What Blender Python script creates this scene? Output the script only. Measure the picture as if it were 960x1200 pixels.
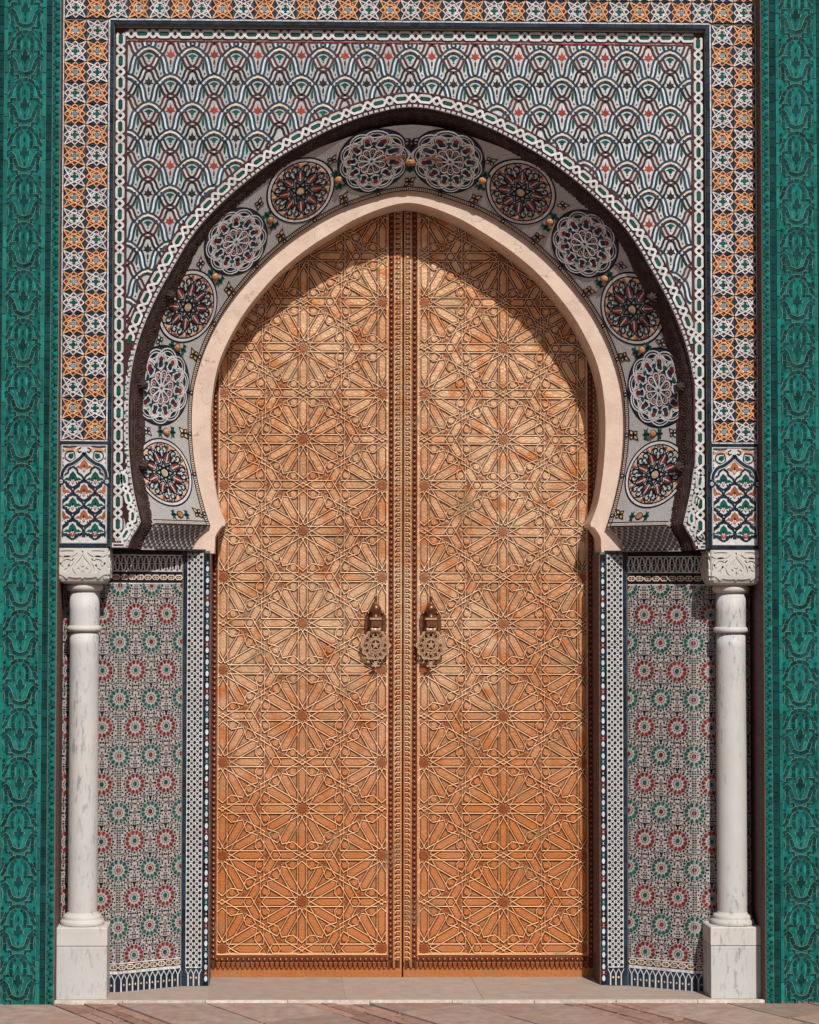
import bpy, math, random
from mathutils import Matrix, Vector
random.seed(7)
R = math.radians; PI = math.pi
for o in list(bpy.data.objects): bpy.data.objects.remove(o)
S = bpy.context.scene; C = S.collection
# ---------------------------------------------------------------- camera
cam_d = bpy.data.cameras.new('camera'); cam = bpy.data.objects.new('camera', cam_d); C.objects.link(cam); S.camera = cam
cam_d.sensor_fit = 'HORIZONTAL'; cam_d.sensor_width = 36; cam_d.lens = 90
cam_d.shift_x = (480-368.8)/960; cam_d.shift_y = (601.2-600)/960; cam_d.clip_end = 500
def cam_matrix(yaw, pit, rol, loc):
    cy, sy, cp, sp = math.cos(yaw), math.sin(yaw), math.cos(pit), math.sin(pit)
    r = Vector((cy, -sy, 0)); f = Vector((sy*cp, cy*cp, sp)); u = r.cross(f)
    cr, sr = math.cos(rol), math.sin(rol)
    r2 = r*cr+u*sr; u2 = u*cr-r*sr
    m = Matrix((r2, u2, -f)).transposed().to_4x4(); m.translation = loc
    return m
cam.matrix_world = cam_matrix(R(1.166), R(2.191), R(0.151), Vector((-.549, -8.174, 1.6)))
# ---------------------------------------------------------------- world and sun
W = bpy.data.worlds.new("World"); S.world = W; W.use_nodes = True
nt = W.node_tree; bg = nt.nodes['Background']; sky = nt.nodes.new('ShaderNodeTexSky')
sky.sky_type = 'NISHITA'; sky.sun_disc = False
SUN = Vector((.24, -1, 1.0)).normalized()          # direction towards the sun
elev = math.asin(SUN.z); azim = math.atan2(SUN.x, SUN.y)
sky.sun_elevation = elev; sky.sun_rotation = azim; sky.dust_density = 2.0
nt.links.new(sky.outputs[0], bg.inputs[0]); bg.inputs[1].default_value = .05
sl = bpy.data.lights.new('sun', 'SUN'); sl.energy = 4.9; sl.angle = R(.5); sl.color = (1, .95, .88)
so = bpy.data.objects.new('sun', sl); C.objects.link(so)
so.rotation_euler = (-SUN).to_track_quat('-Z', 'Y').to_euler(); so.location = (3, -10, 10)
S.view_settings.view_transform = 'Standard'; S.view_settings.look = 'None'
S.view_settings.exposure = -0.06; S.view_settings.gamma = 1
S.render.engine = 'CYCLES'
# ---------------------------------------------------------------- materials
MATS = {}
def mat(name, col, rough=.35, metal=0, var=.18, noise=.15, nscale=60, bump=.15, bscale=120, spec=.18, stain=None, sscale=6, coat=0):
    """procedural: base colour, tone from piece to piece, fine mottling, optional stains, fine relief"""
    m = bpy.data.materials.new(name); m.use_nodes = True; t = m.node_tree; n = t.nodes; L = t.links
    b = n['Principled BSDF']; b.inputs['Roughness'].default_value = rough; b.inputs['Metallic'].default_value = metal
    b.inputs['Specular IOR Level'].default_value = spec; b.inputs['Coat Weight'].default_value = coat
    tc = n.new('ShaderNodeTexCoord'); geo = n.new('ShaderNodeNewGeometry'); oi = n.new('ShaderNodeObjectInfo')
    wp = n.new('ShaderNodeVectorMath'); wp.operation = 'ADD'; L.new(geo.outputs['Position'], wp.inputs[0])
    add = n.new('ShaderNodeMath'); add.operation = 'ADD'; L.new(geo.outputs['Random Per Island'], add.inputs[0]); L.new(oi.outputs['Random'], add.inputs[1])
    fr = n.new('ShaderNodeMath'); fr.operation = 'FRACT'; L.new(add.outputs[0], fr.inputs[0])
    mr = n.new('ShaderNodeMapRange'); mr.inputs['To Min'].default_value = 1-var; mr.inputs['To Max'].default_value = 1+var; L.new(fr.outputs[0], mr.inputs[0])
    nz = n.new('ShaderNodeTexNoise'); nz.inputs['Scale'].default_value = nscale; nz.inputs['Detail'].default_value = 5; L.new(wp.outputs[0], nz.inputs['Vector'])
    m2 = n.new('ShaderNodeMapRange'); m2.inputs['From Min'].default_value = .3; m2.inputs['From Max'].default_value = .7
    m2.inputs['To Min'].default_value = 1-noise; m2.inputs['To Max'].default_value = 1+noise; L.new(nz.outputs[0], m2.inputs[0])
    mu = n.new('ShaderNodeMath'); mu.operation = 'MULTIPLY'; L.new(mr.outputs[0], mu.inputs[0]); L.new(m2.outputs[0], mu.inputs[1])
    vm = n.new('ShaderNodeVectorMath'); vm.operation = 'SCALE'; vm.inputs[0].default_value = col; L.new(mu.outputs[0], vm.inputs['Scale'])
    out = vm.outputs[0]
    if stain:
        sc, amt = stain
        n3 = n.new('ShaderNodeTexNoise'); n3.inputs['Scale'].default_value = sscale; n3.inputs['Detail'].default_value = 6; n3.inputs['Roughness'].default_value = .65; L.new(wp.outputs[0], n3.inputs['Vector'])
        m3 = n.new('ShaderNodeMapRange'); m3.inputs['From Min'].default_value = .45; m3.inputs['From Max'].default_value = .7; m3.inputs['To Max'].default_value = amt; L.new(n3.outputs[0], m3.inputs[0])
        mx = n.new('ShaderNodeMix'); mx.data_type = 'RGBA'; L.new(m3.outputs[0], mx.inputs[0]); L.new(out, mx.inputs[6]); mx.inputs[7].default_value = (*sc, 1)
        out = mx.outputs[2]
    L.new(out, b.inputs['Base Color'])
    if bump:
        n4 = n.new('ShaderNodeTexNoise'); n4.inputs['Scale'].default_value = bscale; n4.inputs['Detail'].default_value = 4; L.new(wp.outputs[0], n4.inputs['Vector'])
        bp = n.new('ShaderNodeBump'); bp.inputs['Strength'].default_value = bump; bp.inputs['Distance'].default_value = .002; L.new(n4.outputs[0], bp.inputs['Height']); L.new(bp.outputs[0], b.inputs['Normal'])
    MATS[name] = m; return m
TS = ((.30, .26, .22), .35)
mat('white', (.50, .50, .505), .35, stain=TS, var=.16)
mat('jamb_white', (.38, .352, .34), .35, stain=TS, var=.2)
mat('grey_white', (.40, .415, .43), .35, stain=TS, var=.2)
mat('cream', (.56, .46, .37), .4, stain=TS)
mat('rust', (.27, .085, .035), .38, var=.3)
mat('orange', (.56, .28, .135), .38, var=.2)
mat('pale_orange', (.66, .42, .24), .38, var=.2)
mat('red', (.15, .015, .014), .35, var=.35)
mat('scarlet', (.28, .042, .024), .35, var=.25)
mat('maroon', (.060, .018, .018), .4, var=.35, stain=((.12, .07, .06), .4))
mat('black', (.008, .009, .012), .35, var=.4)
mat('brown_black', (.020, .014, .014), .4, var=.4)
mat('navy', (.010, .022, .042), .3, var=.5, stain=((.06, .06, .07), .3))
mat('slate', (.024, .042, .062), .35, var=.35)
mat('pale_blue', (.47, .53, .57), .38, var=.12)
mat('grey_blue', (.16, .22, .26), .35, var=.25)
mat('green', (.006, .072, .056), .3, var=.3)
mat('teal', (.004, .108, .094), .2, var=.32, noise=.22, nscale=40, stain=((.008, .12, .135), .6), sscale=14, bump=.35, bscale=60)
mat('teal_light', (.005, .140, .122), .2, var=.3, noise=.2, nscale=40, bump=.35, bscale=60)
mat('teal_dark', (.0025, .038, .040), .24, var=.4, noise=.3, nscale=40, stain=((.004, .065, .06), .55), sscale=14, bump=.35, bscale=60)
mat('grout', (.17, .21, .16), .9, var=.05, noise=.3, bump=.4)
mat('grout_dark', (.12, .13, .10), .9, var=.05, noise=.3, bump=.4)
mat('ochre', (.36, .17, .075), .4, var=.3)
mat('gold', (.50, .34, .13), .4, var=.3)
mat('plaster', (.58, .45, .37), .85, var=0, noise=.07, nscale=25, stain=((.40, .29, .23), .45), sscale=7, bump=.5, bscale=160)
def hairlines(m, sc, wd, dark):
    t = m.node_tree; n = t.nodes; L = t.links; b = n['Principled BSDF']; src = b.inputs['Base Color'].links[0].from_socket
    g = n.new('ShaderNodeNewGeometry'); a = n.new('ShaderNodeTexNoise'); a.inputs['Scale'].default_value = sc; a.inputs['Detail'].default_value = 8; a.inputs['Roughness'].default_value = .6; L.new(g.outputs['Position'], a.inputs['Vector'])
    d = n.new('ShaderNodeMath'); d.operation = 'SUBTRACT'; L.new(a.outputs[0], d.inputs[0]); d.inputs[1].default_value = .5
    e = n.new('ShaderNodeMath'); e.operation = 'ABSOLUTE'; L.new(d.outputs[0], e.inputs[0])
    r = n.new('ShaderNodeMapRange'); r.inputs['From Min'].default_value = wd; r.inputs['From Max'].default_value = 0; L.new(e.outputs[0], r.inputs[0])
    c = n.new('ShaderNodeTexNoise'); c.inputs['Scale'].default_value = sc*1.3; c.inputs['Detail'].default_value = 2; L.new(g.outputs['Position'], c.inputs['Vector'])
    r2 = n.new('ShaderNodeMapRange'); r2.inputs['From Min'].default_value = .5; r2.inputs['From Max'].default_value = .6; L.new(c.outputs[0], r2.inputs[0])
    k = n.new('ShaderNodeMath'); k.operation = 'MULTIPLY'; L.new(r.outputs[0], k.inputs[0]); L.new(r2.outputs[0], k.inputs[1])
    mx = n.new('ShaderNodeMix'); mx.data_type = 'RGBA'; L.new(k.outputs[0], mx.inputs[0]); L.new(src, mx.inputs[6]); mx.inputs[7].default_value = (*dark, 1); L.new(mx.outputs[2], b.inputs['Base Color'])
hairlines(MATS['plaster'], 3.5, .006, (.25, .17, .13))
mat('ring_white', (.355, .345, .345), .6, var=0, noise=.28, nscale=330, stain=((.28, .25, .24), .4), sscale=9, bump=.5, bscale=300)
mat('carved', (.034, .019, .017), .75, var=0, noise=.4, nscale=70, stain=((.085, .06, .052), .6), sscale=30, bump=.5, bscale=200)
mat('reveal', (.14, .08, .07), .8, var=.1, noise=.5, nscale=130, stain=((.09, .05, .05), .8), sscale=45, bump=.5, bscale=180)
mat('step_stone', (.31, .26, .23), .7, var=.1, noise=.1, nscale=20, stain=((.36, .24, .18), .7), sscale=5, bump=.3, bscale=90)
mat('kerb_white', (.56, .50, .45), .8, var=.1, noise=.2, nscale=60, stain=((.36, .28, .22), .6), sscale=20)
mat('sandstone', (.27, .205, .175), .85, var=.16, noise=.2, nscale=22, stain=((.29, .165, .125), .8), sscale=3.5, bump=.6, bscale=70)
mat('brick', (.27, .16, .125), .85, var=.25, noise=.25, nscale=40, stain=((.30, .22, .185), .6), sscale=8, bump=.6, bscale=90)
mat('dirt', (.13, .095, .075), .95, var=0, noise=.3, nscale=30, bump=.6)
mat('iron', (.06, .07, .07), .6, metal=.6, var=.1)
mat('wall_render', (.45, .33, .24), .9, var=0, noise=.12, nscale=12, bump=.4)
mat('knocker_metal', (.46, .29, .19), .42, metal=.45, var=.05, noise=.2, nscale=90, bump=.2)
mat('knocker_dark', (.17, .075, .04), .35, metal=.6, var=.05, noise=.3, nscale=60, bump=.2)
mat('bead', (.26, .085, .05), .22, metal=.55, var=.15, noise=.2, nscale=90, bump=0)
mat('terracotta', (.26, .115, .085), .9, var=.1, noise=.35, nscale=60)
mat('void', (.02, .012, .01), .9, var=0)
# marble: white with thin grey streaks
def marble(name, base, vein, vs, thr):
    m = mat(name, base, .5, var=.04, noise=.05, nscale=9, bump=.06, stain=((.60, .50, .42), .35), sscale=3)
    t = m.node_tree; n = t.nodes; L = t.links; b = n['Principled BSDF']
    src = b.inputs['Base Color'].links[0].from_socket
    geo = n.new('ShaderNodeNewGeometry'); mp = n.new('ShaderNodeMapping'); mp.inputs['Scale'].default_value = (1, 1, .30); mp.inputs['Rotation'].default_value = (0, R(22), 0)
    L.new(geo.outputs['Position'], mp.inputs[0])
    nz = n.new('ShaderNodeTexNoise'); nz.inputs['Scale'].default_value = vs; nz.inputs['Detail'].default_value = 7; nz.inputs['Roughness'].default_value = .62; nz.inputs['Distortion'].default_value = .5; L.new(mp.outputs[0], nz.inputs['Vector'])
    r = n.new('ShaderNodeValToRGB'); e = r.color_ramp.elements
    e[0].position = thr; e[0].color = (0, 0, 0, 1); e[1].position = thr+.10; e[1].color = (.85, .85, .85, 1); L.new(nz.outputs[0], r.inputs[0])
    n2 = n.new('ShaderNodeTexNoise'); n2.inputs['Scale'].default_value = 5.5; n2.inputs['Detail'].default_value = 3; L.new(mp.outputs[0], n2.inputs['Vector'])
    r2 = n.new('ShaderNodeValToRGB'); r2.color_ramp.elements[0].position = .45; r2.color_ramp.elements[1].position = .62; L.new(n2.outputs[0], r2.inputs[0])
    mm = n.new('ShaderNodeMath'); mm.operation = 'MULTIPLY'; L.new(r.outputs[0], mm.inputs[0]); L.new(r2.outputs[0], mm.inputs[1])
    mx = n.new('ShaderNodeMix'); mx.data_type = 'RGBA'; L.new(mm.outputs[0], mx.inputs[0]); L.new(src, mx.inputs[6]); mx.inputs[7].default_value = (*vein, 1)
    L.new(mx.outputs[2], b.inputs['Base Color']); return m
marble('marble', (.46, .465, .46), (.20, .21, .23), 60, .53)
marble('marble_warm', (.48, .465, .445), (.24, .22, .21), 60, .57)
# hammered copper of the door leaves: patches of orange, pale rubbed metal, green-grey tint, small dents
def copper(name, base, hot, pale, rough=.40, metal=.42, patch=3.2):
    m = mat(name, base, rough, metal=metal, var=.15, noise=.22, nscale=70, bump=0)
    t = m.node_tree; n = t.nodes; L = t.links; b = n['Principled BSDF']; src = b.inputs['Base Color'].links[0].from_socket
    geo = n.new('ShaderNodeNewGeometry')
    def nz(sc, det, lo, hi):
        a = n.new('ShaderNodeTexNoise'); a.inputs['Scale'].default_value = sc; a.inputs['Detail'].default_value = det; L.new(geo.outputs['Position'], a.inputs['Vector'])
        r = n.new('ShaderNodeMapRange'); r.inputs['From Min'].default_value = lo; r.inputs['From Max'].default_value = hi; L.new(a.outputs[0], r.inputs[0]); return a, r
    def mix(f, a, col):
        mx = n.new('ShaderNodeMix'); mx.data_type = 'RGBA'; L.new(f, mx.inputs[0]); L.new(a, mx.inputs[6]); mx.inputs[7].default_value = (*col, 1); return mx.outputs[2]
    a1, r1 = nz(patch, 4, .40, .62); a2, r2 = nz(14, 5, .50, .70); a3, r3 = nz(9, 4, .58, .8)
    o = mix(r1.outputs[0], src, pale); o = mix(r2.outputs[0], o, hot); 
    # colour shifts to a stronger orange towards the foot of the leaves
    sp = n.new('ShaderNodeSeparateXYZ'); L.new(geo.outputs['Position'], sp.inputs[0])
    add = n.new('ShaderNodeMath'); add.operation = 'ADD'; L.new(sp.outputs['Z'], add.inputs[0]); L.new(a1.outputs[0], add.inputs[1])
    rz = n.new('ShaderNodeMapRange'); rz.inputs['From Min'].default_value = 2.0; rz.inputs['From Max'].default_value = .9; rz.inputs['To Max'].default_value = .85; L.new(add.outputs[0], rz.inputs[0])
    o = mix(rz.outputs[0], o, (hot[0]*1.02, hot[1]*.98, hot[2]*.9))
    rr = n.new('ShaderNodeMapRange'); rr.inputs['To Max'].default_value = .75; L.new(r3.outputs[0], rr.inputs[0]); o = mix(rr.outputs[0], o, (.30, .20, .11))
    L.new(o, b.inputs['Base Color'])
    v = n.new('ShaderNodeTexNoise'); v.inputs['Scale'].default_value = 110; v.inputs['Detail'].default_value = 3; L.new(geo.outputs['Position'], v.inputs['Vector'])
    v2 = n.new('ShaderNodeTexNoise'); v2.inputs['Scale'].default_value = 28; L.new(geo.outputs['Position'], v2.inputs['Vector'])
    ad = n.new('ShaderNodeMath'); ad.operation = 'ADD'; L.new(v.outputs[0], ad.inputs[0]); L.new(v2.outputs[0], ad.inputs[1])
    bp = n.new('ShaderNodeBump'); bp.inputs['Strength'].default_value = .7; bp.inputs['Distance'].default_value = .003; L.new(ad.outputs[0], bp.inputs['Height']); L.new(bp.outputs[0], b.inputs['Normal'])
    return m
copper('copper', (.46, .235, .12), (.45, .165, .055), (.55, .335, .20))
copper('copper_plate', (.52, .27, .135), (.52, .175, .055), (.64, .40, .24))
copper('copper_strap', (.84, .60, .40), (.80, .50, .28), (.88, .70, .52), rough=.42, metal=.05)
copper('copper_dark', (.085, .030, .015), (.10, .030, .012), (.12, .05, .028), rough=.6, metal=.2)  # dark copper lines along the straps and under the bead rows, for contrast
copper('copper_red', (.25, .085, .04), (.28, .08, .03), (.31, .13, .07))
# ---------------------------------------------------------------- mesh tools
class MB:
    def __init__(s): s.v = []; s.f = []; s.m = []; s.names = []; s.sm = []
    def mi(s, name):
        if name not in s.names: s.names.append(name)
        return s.names.index(name)
    def face(s, idx, m, sm=False): s.f.append(idx); s.m.append(m); s.sm.append(sm)
    def mesh(s, name):
        me = bpy.data.meshes.new(name); me.from_pydata(s.v, [], s.f)
        for k in s.names: me.materials.append(MATS[k])
        me.polygons.foreach_set('material_index', s.m); me.polygons.foreach_set('use_smooth', s.sm); me.update()
        return me
FL = lambda u, v, h: (u, -h, v)                    # local plane: u right, v up, h out towards the street
def area(p): return sum(p[i-1][0]*p[i][1]-p[i][0]*p[i-1][1] for i in range(len(p)))/2
def prism(B, pts, h0, h1, m, fr=FL, k=1.0, back=False):
    """flat piece with real edges; k < 1 pulls the top face in (a chamfered, domed piece)"""
    if len(pts) < 3: return
    a = area(pts)
    if abs(a) < 1e-9: return
    if a < 0: pts = pts[::-1]
    n = len(pts); i0 = len(B.v); mi = B.mi(m)
    cx = sum(p[0] for p in pts)/n; cy = sum(p[1] for p in pts)/n
    for x, y in pts: B.v.append(fr(x, y, h0))
    for x, y in pts: B.v.append(fr(cx+(x-cx)*k, cy+(y-cy)*k, h1))
    B.face(list(range(i0+n, i0+2*n)), mi)
    for i in range(n): j = (i+1) % n; B.face([i0+i, i0+j, i0+n+j, i0+n+i], mi)
    if back: B.face(list(range(i0+n-1, i0-1, -1)), mi)
def disc(B, r, h0, h1, m, fr, n=48, rings=7, cx=0, cy=0):
    i0 = len(B.v); mi = B.mi(m); B.v.append(fr(cx, cy, h1))
    for j in range(1, rings+1):
        for k in range(n): a = 2*PI*k/n; B.v.append(fr(cx+r*j/rings*math.cos(a), cy+r*j/rings*math.sin(a), h1))
    for k in range(n): a = 2*PI*k/n; B.v.append(fr(cx+r*math.cos(a), cy+r*math.sin(a), h0))
    for k in range(n):
        l = (k+1) % n; B.face([i0, i0+1+k, i0+1+l], mi)
        for j in range(rings): a, b = i0+1+j*n, i0+1+(j+1)*n; B.face([a+k, b+k, b+l, a+l], mi)
def ribbon(B, pts, w, h0, h1, m, fr=FL, keep=None, closed=False, ridge=False):
    P = list(pts); n = len(P)
    if n < 2: return
    mi = B.mi(m); nor = []
    for i in range(n):
        a = P[i-1] if (i > 0 or closed) else P[i]; b = P[(i+1) % n] if (i < n-1 or closed) else P[i]
        if a == P[i] or b == P[i]:
            dx, dy = b[0]-a[0], b[1]-a[1]; L = math.hypot(dx, dy) or 1; nor.append((-dy/L, dx/L)); continue
        d1 = (P[i][0]-a[0], P[i][1]-a[1]); d2 = (b[0]-P[i][0], b[1]-P[i][1]); l1 = math.hypot(*d1) or 1; l2 = math.hypot(*d2) or 1
        n1 = (-d1[1]/l1, d1[0]/l1); n2 = (-d2[1]/l2, d2[0]/l2); s = (n1[0]+n2[0], n1[1]+n2[1]); q = s[0]*s[0]+s[1]*s[1]
        if q < .5: q = .5
        nor.append((2*s[0]/q, 2*s[1]/q))
    segs = n if closed else n-1; idx = {}
    prof = ((-.5, h0), (0, h1), (.5, h0)) if ridge else ((-.5, h0), (-.5, h1), (.5, h1), (.5, h0))
    def ring(i):
        if i not in idx:
            idx[i] = len(B.v)
            for o, h in prof: B.v.append(fr(P[i][0]-nor[i][0]*w*o, P[i][1]-nor[i][1]*w*o, h))
        return idx[i]
    k = len(prof)
    for i in range(segs):
        j = (i+1) % n
        if keep and not keep((P[i][0]+P[j][0])/2, (P[i][1]+P[j][1])/2): continue
        a, b = ring(i), ring(j)
        for q in range(k-1): B.face([a+q, a+q+1, b+q+1, b+q][::-1], mi)
        if not closed and i == 0: B.face(list(range(a, a+k)), mi)
        if not closed and j == n-1: B.face(list(range(b, b+k))[::-1], mi)
def cm(pts, n=6, closed=False):
    out = []; m = len(pts); rng = range(m if closed else m-1)
    for i in rng:
        p0 = pts[i-1] if (i > 0 or closed) else pts[i]; p1 = pts[i]; p2 = pts[(i+1) % m]; p3 = pts[(i+2) % m] if (i+2 < m or closed) else p2
        for k in range(n):
            t = k/n; out.append(tuple(.5*((2*p1[q])+(-p0[q]+p2[q])*t+(2*p0[q]-5*p1[q]+4*p2[q]-p3[q])*t*t+(-p0[q]+3*p1[q]-3*p2[q]+p3[q])*t**3) for q in (0, 1)))
    if not closed: out.append(tuple(pts[-1]))
    return out
def ell(cx, cy, a, b, n=10, rot=0):
    c, s = math.cos(rot), math.sin(rot)
    return [(cx+a*math.cos(2*PI*i/n)*c-b*math.sin(2*PI*i/n)*s, cy+a*math.cos(2*PI*i/n)*s+b*math.sin(2*PI*i/n)*c) for i in range(n)]
def rot(pts, a, ox=0, oy=0):
    c, s = math.cos(a), math.sin(a); return [(ox+x*c-y*s, oy+x*s+y*c) for x, y in pts]
def mir(pts): return [(-x, y) for x, y in pts]
def rect(x0, y0, x1, y1): return [(x0, y0), (x1, y0), (x1, y1), (x0, y1)]
def clip(pts, x0, y0, x1, y1):
    for ax, val, sg in ((0, x0, 1), (0, x1, -1), (1, y0, 1), (1, y1, -1)):
        out = []
        for i in range(len(pts)):
            a, b = pts[i-1], pts[i]; da = (a[ax]-val)*sg; db = (b[ax]-val)*sg
            if (da >= 0) != (db >= 0):
                t = da/(da-db); out.append((a[0]+(b[0]-a[0])*t, a[1]+(b[1]-a[1])*t))
            if db >= 0: out.append(b)
        pts = out
        if not pts: return []
    return pts
def clipseg(a, b, x0, y0, x1, y1):
    t0, t1 = 0, 1; dx, dy = b[0]-a[0], b[1]-a[1]
    for p, q in ((-dx, a[0]-x0), (dx, x1-a[0]), (-dy, a[1]-y0), (dy, y1-a[1])):
        if p == 0:
            if q < 0: return None
        else:
            r = q/p
            if p < 0: t0 = max(t0, r)
            else: t1 = min(t1, r)
    if t0 >= t1: return None
    return (a[0]+dx*t0, a[1]+dy*t0), (a[0]+dx*t1, a[1]+dy*t1)
def box(B, x0, x1, y0, y1, z0, z1, m):
    i = len(B.v); mi = B.mi(m)
    B.v += [(x, y, z) for z in (z0, z1) for y in (y0, y1) for x in (x0, x1)]
    for f in ((0, 2, 3, 1), (4, 5, 7, 6), (0, 1, 5, 4), (2, 6, 7, 3), (0, 4, 6, 2), (1, 3, 7, 5)): B.face([i+q for q in f], mi)
def lathe(B, prof, m, n=32, c=(0, 0, 0), smooth=True, axis='z', mod=None):
    i0 = len(B.v); mi = B.mi(m)
    for r, z in prof:
        for k in range(n):
            a = 2*PI*k/n; rr = r*(mod(a, z) if mod else 1)
            p = (c[0]+rr*math.cos(a), c[1]+rr*math.sin(a), c[2]+z) if axis == 'z' else (c[0]+rr*math.cos(a), c[1]-z, c[2]+rr*math.sin(a))
            B.v.append(p)
    for j in range(len(prof)-1):
        for k in range(n):
            a, b = i0+j*n+k, i0+j*n+(k+1) % n; f = [a, b, b+n, a+n]
            B.face(f, mi, smooth)
    if prof[-1][0] > 1e-6: B.face([i0+(len(prof)-1)*n+k for k in range(n)], mi)
def ball(B, x, y, z, r, m, n=8, flat=1.0):
    """half-round stud whose back lies on the face behind it"""
    lathe(B, [(r, 0), (r*.87, r*.5*flat), (r*.5, r*.87*flat), (r*.001, r*flat)], m, n, (x, y, z), True, 'y')
def new(name, me, parent=None, M=None, kind=None, label=None):
    o = bpy.data.objects.new(name, me); C.objects.link(o)
    if M is not None: o.matrix_world = M
    if parent is not None:
        o.parent = parent; o.matrix_parent_inverse = Matrix.Translation(-Vector(parent.location))
    if kind: o['kind'] = kind
    if label: o['label'] = label
    return o
def part(name, B, parent=None, M=None, kind=None, label=None): return new(name, B.mesh(name), parent, M, kind, label)
def thing(name, label, cat, loc=(0, 0, 0), group=None):
    o = bpy.data.objects.new(name, None); o.empty_display_size = .1; C.objects.link(o); o.location = loc
    o['label'] = label; o['category'] = cat; o['kind'] = 'thing'
    if group: o['group'] = group
    return o
def plane(x, y, z=0, U=(1, 0), ang=0, sx=1, sz=1):
    """matrix laying a local plane (u, v) at a place, u along the plan direction U, turned by ang in its own plane"""
    l = math.hypot(*U); ux, uy = U[0]/l, U[1]/l
    M = Matrix(((ux, -uy, 0, x), (uy, ux, 0, y), (0, 0, 1, z), (0, 0, 0, 1)))
    return M @ Matrix.Rotation(-ang, 4, 'Y') @ Matrix.Diagonal((sx, 1, sz, 1))
# ---------------------------------------------------------------- the curves of the two arches (right halves, x from the arch axis)
AX = .012
OA = [(0, 3.558), (.05, 3.554), (.10, 3.545), (.20, 3.518), (.31, 3.475), (.43, 3.415), (.558, 3.338), (.69, 3.237), (.815, 3.120), (.90, 3.015), (.97, 2.895), (1.03, 2.785), (1.08, 2.67), (1.115, 2.56), (1.135, 2.45), (1.141, 2.34), (1.141, 2.23), (1.135, 2.12), (1.122, 2.02), (1.105, 1.94), (1.090, 1.875)]
OAF = [(1.090, 1.875), (1.106, 1.845), (1.128, 1.810), (1.142, 1.772)]
OC = [(0.0, 3.506), (0.05, 3.503), (0.099, 3.495), (0.189, 3.468), (0.289, 3.425), (0.404, 3.364), (0.527, 3.289), (0.654, 3.191), (0.773, 3.079), (0.856, 2.981), (0.92, 2.867), (0.979, 2.761), (1.024, 2.652), (1.056, 2.547), (1.074, 2.443), (1.08, 2.34), (1.079, 2.231), (1.073, 2.121), (1.059, 2.021), (1.041, 1.941), (1.025, 1.871)]
OCF = [OC[-1], (1.036, 1.842), (1.058, 1.808), (1.072, 1.768)]
WE = [(0, 3.268), (.06, 3.262), (.12, 3.247), (.22, 3.215), (.30, 3.183), (.41, 3.120), (.53, 3.032), (.65, 2.915), (.76, 2.775), (.84, 2.62), (.885, 2.47), (.899, 2.34), (.896, 2.21), (.882, 2.10), (.860, 2.00), (.836, 1.915), (.820, 1.868)]
WEF = [(.820, 1.868), (.846, 1.848), (.872, 1.820), (.888, 1.79), (.893, 1.766)]
CI = [(0, 3.220), (.05, 3.214), (.13, 3.190), (.222, 3.150), (.302, 3.103), (.411, 3.033), (.52, 2.945), (.60, 2.862), (.69, 2.745), (.763, 2.61), (.80, 2.50), (.818, 2.37), (.820, 2.24), (.810, 2.10), (.790, 1.975), (.757, 1.884)]
CIF = [(.757, 1.884), (.760, 1.872), (.772, 1.868), (.786, 1.850), (.799, 1.825), (.801, 1.79), (.803, 1.756)]
oa, oc, we, ci = cm(OA, 6), cm(OC, 6), cm(WE, 8), cm(CI, 6)
oaf, ocf, wef, cif = cm(OAF, 6), cm(OCF, 6), cm(WEF, 6), cm(CIF, 4)
def full(half, foot): r = half[:-1]+foot; return [(AX-x, z) for x, z in reversed(r[1:])]+[(AX+x, z) for x, z in r]
class Path:
    def __init__(s, pts):
        s.p = pts; s.s = [0]
        for i in range(1, len(pts)): s.s.append(s.s[-1]+math.hypot(pts[i][0]-pts[i-1][0], pts[i][1]-pts[i-1][1]))
        s.L = s.s[-1]; s.i = 0
    def at(s, q, o=0):
        q = min(max(q, 0), s.L); lo, hi = 0, len(s.s)-1
        while hi-lo > 1:
            md = (lo+hi)//2
            if s.s[md] <= q: lo = md
            else: hi = md
        a, b = s.p[lo], s.p[hi]; d = s.s[hi]-s.s[lo] or 1; t = (q-s.s[lo])/d
        tx, ty = (b[0]-a[0])/d, (b[1]-a[1])/d
        # smoothed tangent
        if 0 < lo and hi < len(s.p)-1:
            c = s.p[lo-1]; e = s.p[hi+1]; t1 = (b[0]-c[0], b[1]-c[1]); t2 = (e[0]-a[0], e[1]-a[1]); l1 = math.hypot(*t1) or 1; l2 = math.hypot(*t2) or 1
            tx = t1[0]/l1*(1-t)+t2[0]/l2*t; ty = t1[1]/l1*(1-t)+t2[1]/l2*t; l = math.hypot(tx, ty) or 1; tx /= l; ty /= l
        return a[0]+(b[0]-a[0])*t-ty*o, a[1]+(b[1]-a[1])*t+tx*o, tx, ty
def offs(pts, o): P = Path(pts); return [P.at(s, o)[:2] for s in P.s]
def inside(x, y, poly):
    c = False; j = len(poly)-1
    for i in range(len(poly)):
        if (poly[i][1] > y) != (poly[j][1] > y) and x < (poly[j][0]-poly[i][0])*(y-poly[i][1])/(poly[j][1]-poly[i][1])+poly[i][0]: c = not c
        j = i
    return c
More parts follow.
